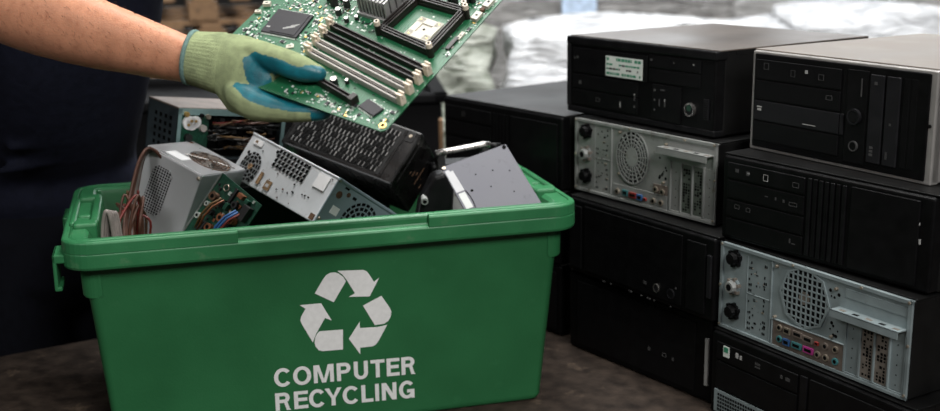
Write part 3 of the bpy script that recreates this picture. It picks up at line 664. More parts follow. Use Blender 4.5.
# small green board leaning in front of the white power supply
pb = posed('circuit_board', 'small green circuit board with coils and coloured wires, leaning in the crate', 'circuit board', (-.4568, 2.1112, -.442), (.7082, -.5649, -.4235), (.4045, .8163, -.4123), (.5786, .1206, .8066))
b = MB(); b.box(0, .112, 0, .0025, -.135, 0, 'pcb'); b.box(-.0015, .0, -.002, .004, -.135, 0, 'galv2'); b.build('board', pb)
def comp(mb, x, z, w, h, d, m): mb.box(x-w/2, x+w/2, -d, 0, z-h/2, z+h/2, m)
b = MB(); b.tube([(.0257+math.cos(i*.5)*.006, -.0015, -.017+math.sin(i*.5)*.006) for i in range(14)], .0012, 'screw', 6); b.build('mount_ring', pb)
for x, z, r, h, m in ((.0182, -.0429, .0085, .014, 'rustd'), (.030, -.070, .006, .012, 'wireblk'), (.012, -.062, .005, .008, 'solder'), (.010, -.09, .006, .010, 'solder'), (.060, -.064, .008, .015, 'copper'), (.082, -.056, .008, .016, 'copper'), (.068, -.030, .007, .012, 'wireblk'), (.045, -.094, .008, .010, 'copper')):
    c = MB(); c.cyl((x, 0, z), (x, -h, z), r, m, n=14); c.cyl((x, -h, z), (x, -h-.0005, z), r*.5, 'hole', n=10); c.build('capacitor', pb, bevel=.001)
for x, z, w, h, d, m in ((.050, -.020, .006, .030, .006, 'wireblk'), (.069, -.010, .014, .009, .012, 'copper'), (.086, -.012, .010, .010, .010, 'pcb'), (.040, -.045, .012, .012, .010, 'wireblk'), (.054, -.042, .008, .014, .012, 'pcb'), (.031, -.10, .014, .02, .012, 'wireblk'), (.075, -.08, .02, .03, .014, 'wireblk'), (.096, -.03, .016, .03, .014, 'wireblk')):
    c = MB(); comp(c, x, z, w, h, d, m); c.build('chip', pb, bevel=.001)
sm = MB()
for k in range(90):
    x, z = rng.uniform(.004, .106), rng.uniform(-.125, -.004); a_ = rng.uniform(.0008, .0028); sm.box(x-a_, x+a_, -rng.uniform(.001, .005), 0, z-a_*1.3, z+a_*1.3, rng.choice(('wireblk', 'solder', 'copper', 'chip', 'rustd', 'hole', 'wireblk')))
tag(sm.build('small_components', pb), kind='stuff')
for k, (m, x0) in enumerate((('wireb', .080), ('wireb', .086), ('wirer', .092), ('copper', .045), ('wirey', .038))):
    c = MB(); c.tube([(x0, -.012, -.035), (x0-.006, -.022, -.055), (x0-.012, -.020, -.080), (x0-.015, -.010, -.11)], .0022, m, 8); c.build('wire', pb, smooth=True)

# dusty power supply with open front, standing at the back
op = posed('power_supply', 'dusty open power supply with teal front and brown wires, under the gloved hand', 'power supply', (-.5771, 2.3001, -.3467), (.7513, .6444, -.1427), (-.6423, .7636, .0668), (.152, .0414, .9875))
A, D, H = .250, .134, .105
b = MB(); b.box(0, .004, .001, D, -H, -.002, 'psudark'); b.box(A-.004, A, .001, D, -H, -.002, 'psudark'); b.box(0, A, D-.004, D, -H, -.002, 'psudark'); b.box(0, A, .001, D, -H, -H+.004, 'psudark')
for i in range(6):
    for j in range(4): b.box(-.0006, .0, .025+j*.022, .035+j*.022, -.022-i*.015, -.030-i*.015, 'hole')
b.build('casing', op)
b = MB(); b.box(-.001, A+.001, 0, D, -.003, .001, 'dustbrown'); b.build('top_cover', op, bevel=.001)
b = MB(); b.box(0, A, -.001, .002, -.014, -.001, 'teal'); b.box(0, .008, -.001, .002, -H, -.002, 'teal'); b.box(A-.008, A, -.001, .002, -H, -.002, 'teal'); b.box(0, .07, .002, .006, -H, -.012, 'pcb'); b.box(.06, A-.008, .016, .02, -H, -.012, 'hole'); b.build('front_frame', op)
b = MB()
for x, z, r in ((.024, -.030, .014), (.038, -.028, .012), (.030, -.032, .013)): b.cyl((x, .002, z), (x, -.004, z), r, 'paper', n=18)
for x, z in ((.022, -.034), (.038, -.026), (.028, -.026)): b.cyl((x, -.004, z), (x, -.0055, z), .0028, 'gold', n=8)
tag(b.build('socket_plate', op), 'white round-cornered plate')
for x, z, r, m in ((.016, -.012, .005, 'gold'), (.064, -.016, .005, 'screw'), (.050, -.014, .004, 'hole'), (.024, -.060, .008, 'wireblk'), (.030, -.075, .007, 'copper'), (.055, -.040, .007, 'slotw')):
    c = MB(); c.cyl((x, .002, z), (x, -.008, z), r, m, n=12); c.build('capacitor', op)
b = MB()
for i in range(12):
    for j in range(5):
        if rng.random() < .8: b.box(.068+i*.0145, .079+i*.0145, .004, .012, -.020-j*.012, -.028-j*.012, 'hole' if rng.random() < .55 else 'wireblk')
b.build('connector_block', op)
for k in range(26):
    x0 = rng.uniform(.065, .16); z0 = rng.uniform(-.085, -.018); m = rng.choice(('wirebr', 'wireblk', 'wirebr', 'rustd', 'wirer', 'wirew', 'wirey', 'wireblk'))
    L = rng.uniform(.04, .09); dz = rng.uniform(-.01, .012)
    pts = [(x0+L*i/4, rng.uniform(-.004, .006), z0+dz*i/4+rng.uniform(-.003, .003)) for i in range(5)]
    pts = [(min(p[0], A-.012), p[1], p[2]) for p in pts]
    c = MB(); c.tube(pts, rng.uniform(.0014, .0026), m, 6); c.build('wire', op, smooth=True)

# black vented casing
bv = posed('vented_casing', 'black metal casing with rows of vent fins, in the crate under the motherboard', 'casing', (-.3651, 2.4766, -.5161), (.8335, -.5076, -.2182), (.4947, .5096, .704), (-.2461, -.6947, .6759))
A, D, H = .286, .1277, .121
b = MB(); b.box(0, A, 0, D, 0, H, 'glossblk'); b.build('shell', bv, bevel=.005, seg=3)
b = MB(); b.box(.010, A-.036, .008, D-.008, H-.001, H+.0008, 'ventblk'); b.build('vent_plate', bv)
rows, cols = 8, 22
fins = MB()
for j in range(rows):
    for i in range(cols):
        x = .016+i*.0103+(j % 2)*.003; y = .012+j*.0128
        if x > A-.045: continue
        # short raised fin slanting across a dark slot
        fins.box(x-.0012, x+.0064, y-.0006, y+.0106, H+.0008, H+.0013, 'hole')
        fins.faces([(x+.0058, y, H+.0010), (x+.0078, y, H+.0010), (x+.0086, y+.0105, H+.0034), (x+.0066, y+.0105, H+.0034), (x+.0058, y, H+.0028), (x+.0078, y, H+.0028)], [(0, 1, 2, 3), (4, 5, 2, 3), (0, 4, 3), (1, 5, 2), (0, 1, 5, 4)], 'louver' if rng.random() < .75 else 'ventblk')
fins.build('vent_fins', bv)
b = MB(); b.box(A-.034, A-.030, .006, D-.006, H, H+.002, 'glossblk'); b.cyl((A-.018, D-.017, H), (A-.018, D-.017, H+.003), .004, 'screw', n=12); b.box(A-.027, A-.009, D-.030, D-.005, H, H+.0012, 'ventblk'); b.build('end_strip', bv)
b = MB(); b.box(A, A+.0015, .014, D-.014, .014, H-.016, 'glossblk')
for k in range(6): b.box(A+.001, A+.002, .03+rng.uniform(0, .05), .045+rng.uniform(0, .05), .02+k*.012, .023+k*.012, 'rustd')
b.build('end_plate', bv, bevel=.001)

# grey flat drive at the right end
dr = posed('optical_drive', 'flat grey-lilac metal drive with torn white label, tilted at the crate\'s right end', 'drive', (.0103, 2.1821, -.6001), (.9161, .2984, .2678), (-.4008, .6984, .593), (-.0101, -.6506, .7594))
A, D, H = .1415, .1645, .042
b = MB(); b.box(0, A, 0, D, 0, H-.001, 'galv2'); b.build('tray', dr, bevel=.0015)
b = MB(); b.box(-.0008, A+.0008, -.0005, D+.0008, H-.004, H, 'lilac'); b.build('cover', dr, bevel=.0012)
l = MB(); l.prism([(.002, .152, H), (.010, .153, H), (.012, .147, H), (.0175, .148, H), (.019, .094, H), (.002, .094, H)], (0, 0, .0005), 'paperd'); tag(l.build('label', dr), 'torn white label')
b = MB(); b.tube([(.0206, .092, H+.0003), (.023, .078, H+.0003), (.0235, .062, H+.0003), (.0216, .047, H+.0003)], .0009, 'hole', 6); b.build('seam', dr)
for x, y, r, h_, m_ in ((.032, .087, .003, .0006, 'hole'), (A-.006, D-.006, .004, .002, 'hole'), (.004, D-.004, .0035, .002, 'screw'), (.09, .115, .0016, .0004, 'hole'), (.055, .12, .0016, .0004, 'hole'), (.12, .10, .0016, .0004, 'hole'), (.07, .08, .0016, .0004, 'hole'), (.106, .05, .0016, .0004, 'hole')):
    b = MB(); b.cyl((x, y, H), (x, y, H+h_), r, m_, n=12); b.build('screw' if m_ == 'screw' else 'hole', dr)
b = MB(); b.box(.004, .018, .050, .090, H, H+.0004, 'galv2'); b.build('scratched_patch', dr)
b = MB(); b.prism([(-.0008, .118, H-.002), (-.03, .09, H-.03), (-.03, .02, H-.03), (-.0008, .045, H-.002)], (-.002, 0, -.002), 'galv2')
for k in range(5): b.cyl((-.016-.002*k, .095-.012*k, H-.0165-.0022*k), (-.018-.002*k, .095-.012*k, H-.013-.0022*k), .0028, 'hole', n=8)
tag(b.build('side_bracket', dr), 'bent bracket with holes')

# black unit with a chrome handle, behind the drive
P = lambda *p: Vector(p)
hd = thing('latch_assembly', 'black latch unit with a chrome bar, behind the grey drive in the crate', 'computer part', yawm(-.052, 2.36, -.505, 12))
b = MB(); b.box(-.03, .115, -.02, .05, -.09, .026, 'black'); b.build('housing', hd, bevel=.006)
b = MB(); b.tube([(-.022, -.026, .052), (.0, -.028, .055), (.078, -.03, .066), (.090, -.028, .064)], .0065, 'chrome', 10); b.build('chrome_bar', hd, smooth=True)
for x, z in ((-.012, .030), (.082, .038)):
    b = MB(); b.box(x-.009, x+.009, -.03, 0, z-.03, z+.024, 'glossblk'); b.build('bracket', hd, bevel=.003)
b = MB(); b.tube([(.088, -.02, .062), (.112, -.018, .060), (.124, -.012, .046), (.122, -.005, .025)], .006, 'black2', 8); b.build('lever', hd, smooth=True)

# loose dark bits between casing and drive
rb = thing('plastic_bracket', 'dark crumpled plastic piece wedged between the vented casing and grey drive', 'computer part', yawm(-.065, 2.185, -.50, 10))
b = MB(); b.prism([(-.045, 0, -.09), (.03, 0, -.09), (.036, 0, .0), (.018, 0, .036), (-.004, 0, .030), (-.03, 0, -.02)], (0, .05, 0), 'black2'); b.build('bracket', rb, bevel=.008, seg=3)
b = MB(); b.cyl((-.024, -.012, -.016), (-.022, .012, -.012), .007, 'galv2', r1=.006, n=14); b.cyl((-.024, -.0125, -.016), (-.024, -.012, -.016), .004, 'hole', n=10); b.build('metal_barrel', rb)

# cable bundles hanging at the left end
def crate_pt(u, w, z): return Vector((BO.x+.966*u-.259*w, BO.y+.259*u+.966*w, z))
def bundle(name, label, paths, mats):
    t = thing(name, label, 'cable', Matrix.Translation(crate_pt(.09, .2, -.62)))
    iv = t.matrix_world.inverted()
    for p, (m, r) in zip(paths, mats):
        pts = [iv @ crate_pt(*q) for q in p]
        # smooth by Catmull-Rom
        out = []
        for i in range(len(pts)-1):
            p0, p1, p2, p3 = pts[max(i-1, 0)], pts[i], pts[i+1], pts[min(i+2, len(pts)-1)]
            for k in range(6):
                s = k/6; out.append(.5*((2*p1)+(p2-p0)*s+(2*p0-5*p1+4*p2-p3)*s*s+(3*p1-p0-3*p2+p3)*s**3))
        out.append(pts[-1])
        c = MB(); c.tube(out, r, m, 8); c.build('wire', t, smooth=True)
    return t
W1 = []; W1m = []
for k in range(7):
    o = k*.005
    W1.append([(.185+o*.3, .235+o, -.43), (.160+o*.3, .225+o, -.402-.002*k), (.140+o*.3, .205+o, -.42), (.120+o*.4, .180+o, -.475), (.104+o*.5, .150+o*.6, -.53), (.105+o*.5, .12+o*.4, -.60)]); W1m.append((rng.choice(('wirew', 'wirew', 'wirebr')), .0030))
bundle('cable_bundle', 'pale grey cable bundle arching behind the pale power supply box', W1, W1m)
W2 = []; W2m = []
for k in range(4):
    o = k*.006
    W2.append([(.072+o*.6, .085+o, -.62), (.068+o*.6, .082+o, -.54), (.076+o*.6, .080+o, -.488-.004*k), (.085+o*.6, .078+o, -.50), (.092+o*.6, .075+o, -.60)]); W2m.append(('wirew', .0036))
bundle('cable_bundle', 'loop of thick pale cables against the left wall of the crate', W2, W2m)
W3 = []; W3m = []
for k in range(16):
    a, c = rng.uniform(.095, .125), rng.uniform(.12, .24)
    W3.append([(a, c, -.60), (a+rng.uniform(-.02, .02), c+rng.uniform(-.02, .02), -.54), (a+rng.uniform(-.01, .025), c+rng.uniform(-.02, .03), rng.uniform(-.515, -.475)), (a+.02+rng.uniform(-.02, .01), c+rng.uniform(-.02, .03), -.53), (a+.01, c+.02, -.61)]); W3m.append((rng.choice(('wirebr', 'wireblk', 'wirer', 'wirebr', 'wirey', 'rustd')), rng.uniform(.002, .0032)))
bundle('cable_bundle', 'tangle of brown, red and black wires beside the pale power supply', W3, W3m)

# scrap low in the crate; tall black case added as shade for the gaps
for k, (u, w, zz, a, L, Wd, Hh, lb) in enumerate(((.145, .27, -.80, 4, .15, .20, .14, 'black drive case deep in the crate under the open power supply'), (.45, .412, -.90, 0, .40, .045, .385, 'added black slab giving the gaps shade, against the back wall inside the crate'), (.765, .29, -.84, 4, .15, .20, .14, 'black drive case deep in the crate under the grey drive'))):
    t = thing('filler_case', lb, 'computer part', Matrix.Translation(crate_pt(u, w, zz)) @ Matrix.Rotation(R(15+a), 4, 'Z'))
    b = MB(); b.box(-L/2, L/2, -Wd/2, Wd/2, 0, Hh, 'case'); b.build('shell', t, bevel=.004)
    b = MB(); b.box(-L/2+.01, L/2-.01, -Wd/2-.003, -Wd/2, .01, Hh-.01, 'black2'); b.build('front_plate', t, bevel=.002)

# ------------------------------------------------------------------ motherboard
BA, BB, BC = Vector((.8356, -.5049, -.2164)), Vector((.5368, .6669, .5168)), Vector((-.1166, -.548, .8283))
BT = Vector((-.408, 1.7704, -.2045))
mbm = frame(BT, BA, BC.cross(BA), BC)
mo = thing('motherboard', 'green motherboard with memory slots and ivory processor socket, held in gloved hands', 'circuit board', mbm)
def mbp(x, y, c): return mbm @ Vector((x, y, c))
b = MB(); b.prism([(-.004, .075, -.0016), (.02, .045, -.0016), (.118, .0, -.0016), (.341, 0, -.0016), (.3466, .006, -.0016), (.3466, .335, -.0016), (-.010, .335, -.0016)], (0, 0, .0016), 'mbpcb') if 0 else None
# board surface: solder mask with lighter traces
m = bpy.data.materials.new('motherboard_solder_mask'); t_, bs = nt(m); N, L = t_.nodes, t_.links
tc = N.new('ShaderNodeTexCoord'); v1 = N.new('ShaderNodeTexVoronoi'); v1.inputs['Scale'].default_value = 130; v1.distance = 'CHEBYCHEV'; L.new(tc.outputs['Object'], v1.inputs['Vector'])
wv = N.new('ShaderNodeTexWave'); wv.inputs['Scale'].default_value = 80; wv.inputs['Distortion'].default_value = 9; wv.inputs['Detail'].default_value = 2; wv.inputs['Detail Scale'].default_value = .6; L.new(tc.outputs['Object'], wv.inputs['Vector'])
nz = N.new('ShaderNodeTexNoise'); nz.inputs['Scale'].default_value = 26; nz.inputs['Detail'].default_value = 4; L.new(tc.outputs['Object'], nz.inputs['Vector'])
c1 = N.new('ShaderNodeValToRGB'); c1.color_ramp.elements[0].position = .35; c1.color_ramp.elements[0].color = (.005, .070, .027, 1); c1.color_ramp.elements[1].position = .75; c1.color_ramp.elements[1].color = (.016, .145, .058, 1)
L.new(wv.outputs['Fac'], c1.inputs['Fac'])
c2 = N.new('ShaderNodeValToRGB'); c2.color_ramp.elements[0].position = .0; c2.color_ramp.elements[0].color = (1, 1, 1, 1); c2.color_ramp.elements[1].position = .13; c2.color_ramp.elements[1].color = (0, 0, 0, 1); L.new(v1.outputs['Distance'], c2.inputs['Fac'])
c3 = N.new('ShaderNodeValToRGB'); c3.color_ramp.elements[0].position = .48; c3.color_ramp.elements[1].position = .56; L.new(nz.outputs['Fac'], c3.inputs['Fac'])
mu = N.new('ShaderNodeMath'); mu.operation = 'MULTIPLY'; L.new(c2.outputs['Color'], mu.inputs[0]); L.new(c3.outputs['Color'], mu.inputs[1])
mx = N.new('ShaderNodeMix'); mx.data_type = 'RGBA'; L.new(mu.outputs[0], mx.inputs[0]); L.new(c1.outputs['Color'], mx.inputs[6]); mx.inputs[7].default_value = (.40, .47, .38, 1)
L.new(mx.outputs[2], bs.inputs['Base Color']); bs.inputs['Roughness'].default_value = .45
M['mbpcb'] = m
b = MB(); b.prism([(-.004, .075, -.0018), (.02, .045, -.0018), (.118, .0, -.0018), (.341, 0, -.0018), (.3466, .006, -.0018), (.3466, .335, -.0018), (-.010, .335, -.0018)], (0, 0, .0018), 'mbpcb'); b.build('board', mo)
b = MB()
b.annulus((0, 0), .0032, .0058, 0, .0008, 'gold', 20); ob = b.build('mounting_ring', mo); ob.matrix_local = Matrix.Translation((.3375, .0105, .0004)) @ Matrix.Rotation(R(90), 4, 'X')
b = MB(); b.cyl((.3375, .0105, -.0022), (.3375, .0105, .0003), .0034, 'hole', n=14); b.build('mounting_hole', mo)
def rotbox(mb, cx, cy, w, h, z0, z1, ang, m):
    ca, sa = math.cos(ang), math.sin(ang)
    mb.obox((cx, cy, (z0+z1)/2), (ca, sa, 0), (-sa, ca, 0), (0, 0, 1), w/2, h/2, (z1-z0)/2, m)
def line_part(name, x0, y0, x1, y1): return math.atan2(y1-y0, x1-x0), math.hypot(x1-x0, y1-y0), ((x0+x1)/2, (y0+y1)/2)
# memory slots, each with two latches
for (x0, y0, x1, y1, m_) in ((.146, .0935, .333, .0610, 'slotw'), (.143, .1160, .331, .0845, 'slotw'), (.142, .1370, .331, .1080, 'slotb'), (.139, .1580, .333, .1290, 'slotb')):
    an, Ln, cc = line_part('', x0, y0, x1, y1)
    s_ = MB(); rotbox(s_, cc[0], cc[1], Ln, .0115, 0, .0075, an, m_)
    for o in (-.0042, .0042): rotbox(s_, cc[0]-math.sin(an)*o, cc[1]+math.cos(an)*o, Ln, .0026, .0075, .0105, an, m_)
    rotbox(s_, cc[0], cc[1], Ln*.97, .0026, .0072, .0080, an, 'hole')
    sl = s_.build('memory_slot', mo, bevel=.0005, seg=1)
    for (ex, ey, d) in ((x0, y0, -1), (x1, y1, 1)):
        l = MB(); px_, py_ = ex+math.cos(an)*d*.003, ey+math.sin(an)*d*.003
        rotbox(l, px_, py_, .0105, .0105, 0, .012, an, 'latch'); rotbox(l, px_+math.cos(an)*d*.001, py_+math.sin(an)*d*.001, .008, .0100, .012, .0175, an, 'latch')
        rotbox(l, px_, py_, .0125, .0030, .011, .0180, an, 'hole' if 0 else 'latch'); rotbox(l, px_-math.sin(an)*.0035, py_+math.cos(an)*.0035, .011, .0030, .0175, .0205, an, 'latch'); rotbox(l, px_+math.sin(an)*.0035, py_-math.cos(an)*.0035, .011, .0030, .0175, .0205, an, 'latch')
        tag(l.build('latch', sl, bevel=.0008), 'cream latch')
# processor socket frame
fr = [(.219, .180), (.3127, .1687), (.3134, .2657), (.2252, .2651)]
f = MB()
for i in range(4):
    (xa, ya), (xb, yb) = fr[i], fr[(i+1) % 4]; an, Ln, cc = line_part('', xa, ya, xb, yb)
    rotbox(f, cc[0], cc[1], Ln+.010, .013, 0, .006, an, 'slotb')
    for o in (-.0050, 0, .0050): rotbox(f, cc[0]-math.sin(an)*o, cc[1]+math.cos(an)*o, Ln+.008, .0024, .006, .0125, an, 'slotb')
    for k in range(6):
        s = (k+.5)/6; rotbox(f, xa+(xb-xa)*s, ya+(yb-ya)*s, .002, .012, .006, .0105, an, 'slotb')
f.build('retention_frame', mo, bevel=.0004, seg=1)
for x, y in ((.215, .176), (.318, .164), (.320, .262), (.3135, .268)):
    c = MB(); c.cyl((x, y, 0), (x, y, .018), .0052, 'slotb', n=14); c.cyl((x, y, .018), (x, y, .0255), .0048, 'latch', r1=.0042, n=14); c.cyl((x, y, .0255), (x, y, .026), .002, 'hole', n=8); c.build('frame_post', mo)
sk = MB(); an = R(-3)
rotbox(sk, .277, .208, .0425, .0455, 0, .0045, an, 'ivory')
for o in (-1, 1): rotbox(sk, .277+o*.0155, .208, .0115, .0455, .0045, .0062, an, 'ivory'); rotbox(sk, .277, .208+o*.0165, .0425, .0125, .0045, .0062, an, 'ivory')
sk.cyl((.277, .208, .0045), (.277, .208, .0050), .0022, 'hole', n=10)
for a, c in ((-1, -1), (1, -1), (-1, 1), (1, 1)): sk.cyl((.277+a*.0165, .208+c*.0175, .0062), (.277+a*.0165, .208+c*.0175, .0066), .0014, 'gold', n=8)
sk.build('processor_socket', mo, bevel=.0006, seg=1)
# finned heatsink
h = MB(); h.box(.155, .214, .200, .262, 0, .006, 'heatsink')
for i in range(9):
    for j in range(4):
        x = .158+i*.0064; y = .203+j*.0150; h.box(x, x+.0030, y, y+.0115, .006, .036, 'heatsink')
h.build('heatsink', mo, bevel=.0004, seg=1)
# large chip with printed marks
an = R(8); c = MB(); rotbox(c, .065, .137, .064, .056, 0, .0035, an, 'chip'); rotbox(c, .070, .137, .044, .049, .0035, .0044, an, 'chip')
for k in range(28):
    s = -.030+k*.00222
    for o in (-.0295, .0295): rotbox(c, .065+math.cos(an)*s-math.sin(an)*o, .137+math.sin(an)*s+math.cos(an)*o, .0011, .0040, 0, .0012, an, 'solder')
ch = c.build('chipset', mo)
c = MB()
for k, (w, h_) in enumerate(((.020, .0030), (.018, .0016), (.014, .0016))): rotbox(c, .076+k*.003, .128+k*.0045, w, h_, .0044, .00455, R(35), 'ltmark')
rotbox(c, .042, .118, .006, .003, .0035, .0037, an, 'ltmark'); c.build('chip_print', ch)
an, Ln, cc = line_part('', .135, .058, .266, .0320)
c = MB(); rotbox(c, cc[0], cc[1], Ln, .0095, 0, .009, an, 'slotb')
for o in (-.003, .003): rotbox(c, cc[0]-math.sin(an)*o, cc[1]+math.cos(an)*o, Ln, .0026, .009, .0125, an, 'slotb')
rotbox(c, .271, .032, .010, .014, 0, .014, an, 'slotb'); c.build('expansion_slot', mo, bevel=.0005, seg=1)
c = MB(); an = R(-14); rotbox(c, .302, .0325, .033, .0195, 0, .0035, an, 'chip')
for k in range(12):
    s = -.0145+k*.00264
    for o in (-.0108, .0108): rotbox(c, .302+math.cos(an)*s-math.sin(an)*o, .0325+math.sin(an)*s+math.cos(an)*o, .0012, .003, 0, .001, an, 'solder')
c.build('memory_controller', mo)
for x, y, r, hh in ((.2223, .0519, .0058, .013), (.2368, .063, .0033, .007), (.106, .2068, .0065, .016), (.128, .2114, .0055, .014), (.127, .1901, .0050, .011), (.161, .1915, .0035, .006), (.150, .180, .004, .008), (.109, .225, .006, .015), (.090, .215, .005, .012), (.30, .290, .0055, .013), (.285, .283, .0055, .013), (.272, .288, .005, .012), (.306, .300, .006, .013)):
    c = MB(); c.cyl((x, y, 0), (x, y, hh), r, 'wireblk', n=16); c.cyl((x, y, hh), (x, y, hh+.0008), r*.9, 'chrome', n=16); c.build('capacitor', mo, bevel=.0006, seg=1)
for x, y, w, h_, hh, an in ((.334, .268, .011, .018, .006, 0), (.334, .303, .011, .022, .006, 0), (.003, .163, .012, .008, .006, .4), (.001, .142, .010, .006, .004, .4), (.103, .095, .012, .008, .002, .6), (.335, .220, .006, .018, .003, 0)):
    c = MB(); rotbox(c, x, y, w, h_, 0, hh, an, 'ivory'); rotbox(c, x, y, w*.35, h_*.2, hh, hh+.0003, an, 'hole'); c.build('connector', mo, bevel=.001)
c = MB(); rotbox(c, .333, .200, .006, .030, 0, .004, 0, 'slotb'); c.build('connector', mo)
for y in (.286,):
    c = MB(); c.cyl((.333, y, 0), (.333, y, .005), .004, 'rustd', n=12); c.build('connector', mo)
# small chips and resistors scattered between the larger parts
occ = [(.135, .345, .045, .170), (.205, .33, .155, .28), (.15, .22, .195, .27), (.03, .10, .10, .17), (.125, .275, .025, .065), (.28, .325, .018, .048)]
protos = []
for w, h_, hh, m_ in ((.0034, .0018, .0012, 'chip'), (.0030, .0017, .0011, 'solder'), (.0048, .0026, .0016, 'slotw'), (.0075, .0052, .0018, 'chip')):
    c = MB(); c.box(-w/2, w/2, -h_/2, h_/2, 0, hh, m_); c.box(-w/2-.0006, -w/2, -h_/2, h_/2, 0, hh, 'solder'); c.box(w/2, w/2+.0006, -h_/2, h_/2, 0, hh, 'solder'); o = c.build('resistor', mo); protos.append(o)
k = 0; first = {}
specks = MB()
def free(x, y): return not any(a < x < b_ and c_ < y < d_ for a, b_, c_, d_ in occ)
while k < 96:
    x, y = rng.uniform(.008, .338), rng.uniform(.008, .30)
    if not free(x, y) or y < .06-.45*x+.0 or (x < .15 and y < .085): continue
    i = rng.choice((0, 0, 1, 1, 1, 2, 2, 3))
    if i in first: o = protos[i].copy(); COL.objects.link(o); o.parent = mo
    else: o = protos[i]; first[i] = 1
    o.location = (x, y, 0); o.rotation_euler = (0, 0, rng.choice((0, math.pi/2, 0, math.pi/2, .3))); k += 1
k = 0
while k < 1100:
    x, y = rng.uniform(.004, .343), rng.uniform(.003, .325)
    if y < .06-.45*x or (x < .15 and y < .085): continue
    if not free(x, y) and rng.random() < .8: continue
    s_ = rng.uniform(.0005, .0016); specks.box(x-s_, x+s_, y-s_*.8, y+s_*.8, 0, .0005, rng.choice(('solder', 'solder', 'stickerw', 'chip'))); k += 1
tag(specks.build('solder_specks', mo), kind='stuff')
clut = MB(); k = 0
while k < 420:
    x, y = rng.uniform(.006, .342), rng.uniform(.004, .325)
    if y < .06-.45*x or (x < .15 and y < .085) or not free(x, y): continue
    if math.sin(x*47+1)*math.sin(y*53+2) < -.15: continue
    a_, b_ = rng.choice(((.0012, .0024), (.0024, .0012), (.0016, .0016), (.0009, .0030))); clut.box(x-a_, x+a_, y-b_, y+b_, 0, rng.uniform(.0006, .0018), rng.choice(('solder', 'solder', 'stickerw', 'slotw', 'chip', 'chip', 'gold', 'mbpcb'))); k += 1
tag(clut.build('small_components', mo), kind='stuff')

# ------------------------------------------------------------------ person, clothing, gloves
def ering(c, t, side, ra, rb, n=20):
    """ellipse ring round c, across direction t; ra along side, rb across"""
    t = Vector(t).normalized(); s = Vector(side); s = (s-t*s.dot(t)).normalized(); q = t.cross(s)
    return [Vector(c)+s*math.cos(2*math.pi*i/n)*ra+q*math.sin(2*math.pi*i/n)*rb for i in range(n)]
def limb(mb, nodes, side, m, n=20):
    """nodes: (centre, ra, rb). Rounded ends."""
    cs = [Vector(k[0]) for k in nodes]; rings = []
    # refine with Catmull-Rom
    P_ = []
    for i in range(len(cs)-1):
        a, b_, c_, d_ = max(i-1, 0), i, i+1, min(i+2, len(cs)-1)
        for k in range(4):
            s = k/4
            def cr(f): return .5*((2*f(b_))+(f(c_)-f(a))*s+(2*f(a)-5*f(b_)+4*f(c_)-f(d_))*s*s+(3*f(b_)-f(a)-3*f(c_)+f(d_))*s**3)
            P_.append((cr(lambda j: cs[j]), cr(lambda j: nodes[j][1]), cr(lambda j: nodes[j][2])))
    P_.append((cs[-1], nodes[-1][1], nodes[-1][2]))
    tn = [(P_[min(i+1, len(P_)-1)][0]-P_[max(i-1, 0)][0]).normalized() for i in range(len(P_))]
    c, ra, rb = P_[0]; r = min(ra, rb)
    for k in (0, 1, 2): a = R(80-k*30); rings.append(ering(c-tn[0]*r*math.sin(a), tn[0], side, ra*math.cos(a), rb*math.cos(a), n))
    for (c, ra, rb), t in zip(P_, tn): rings.append(ering(c, t, side, ra, rb, n))
    c, ra, rb = P_[-1]; r = min(ra, rb)
    for k in (2, 1, 0): a = R(80-k*30); rings.append(ering(c+tn[-1]*r*math.sin(a), tn[-1], side, ra*math.cos(a), rb*math.cos(a), n))
    mb.loft(rings, m)
def ball(mb, c, rx, ry, rz, m, axes=None):
    ax = axes or (Vector((1, 0, 0)), Vector((0, 1, 0)), Vector((0, 0, 1))); rings = []
    for k in range(1, 12):
        a = math.pi*k/12; rings.append([Vector(c)-ax[2]*math.cos(a)*rz+(ax[0]*math.cos(2*math.pi*i/20)*rx+ax[1]*math.sin(2*math.pi*i/20)*ry)*math.sin(a) for i in range(20)])
    mb.loft(rings, m)
def fuse(mb, name, voxel, smooth=6, parent=None, mats=None, fac=.5):
    o = mb.build('tmp_fuse')
    r = o.modifiers.new('r', 'REMESH'); r.mode = 'VOXEL'; r.voxel_size = voxel; r.use_smooth_shade = True
    s = o.modifiers.new('s', 'SMOOTH'); s.iterations = smooth; s.factor = fac
    bpy.context.view_layer.update()
    me = bpy.data.meshes.new_from_object(o.evaluated_get(bpy.context.evaluated_depsgraph_get()))
    bpy.data.objects.remove(o)
    me.name = name; me.materials.clear()
    for m_ in (mats or mb.mats): me.materials.append(M[m_] if isinstance(m_, str) else m_)
    for p in me.polygons: p.use_smooth = True; p.material_index = 0
    q = bpy.data.objects.new(name, me); COL.objects.link(q)
    if parent: q.parent = parent; q.matrix_parent_inverse = parent.matrix_world.inverted()
    return q

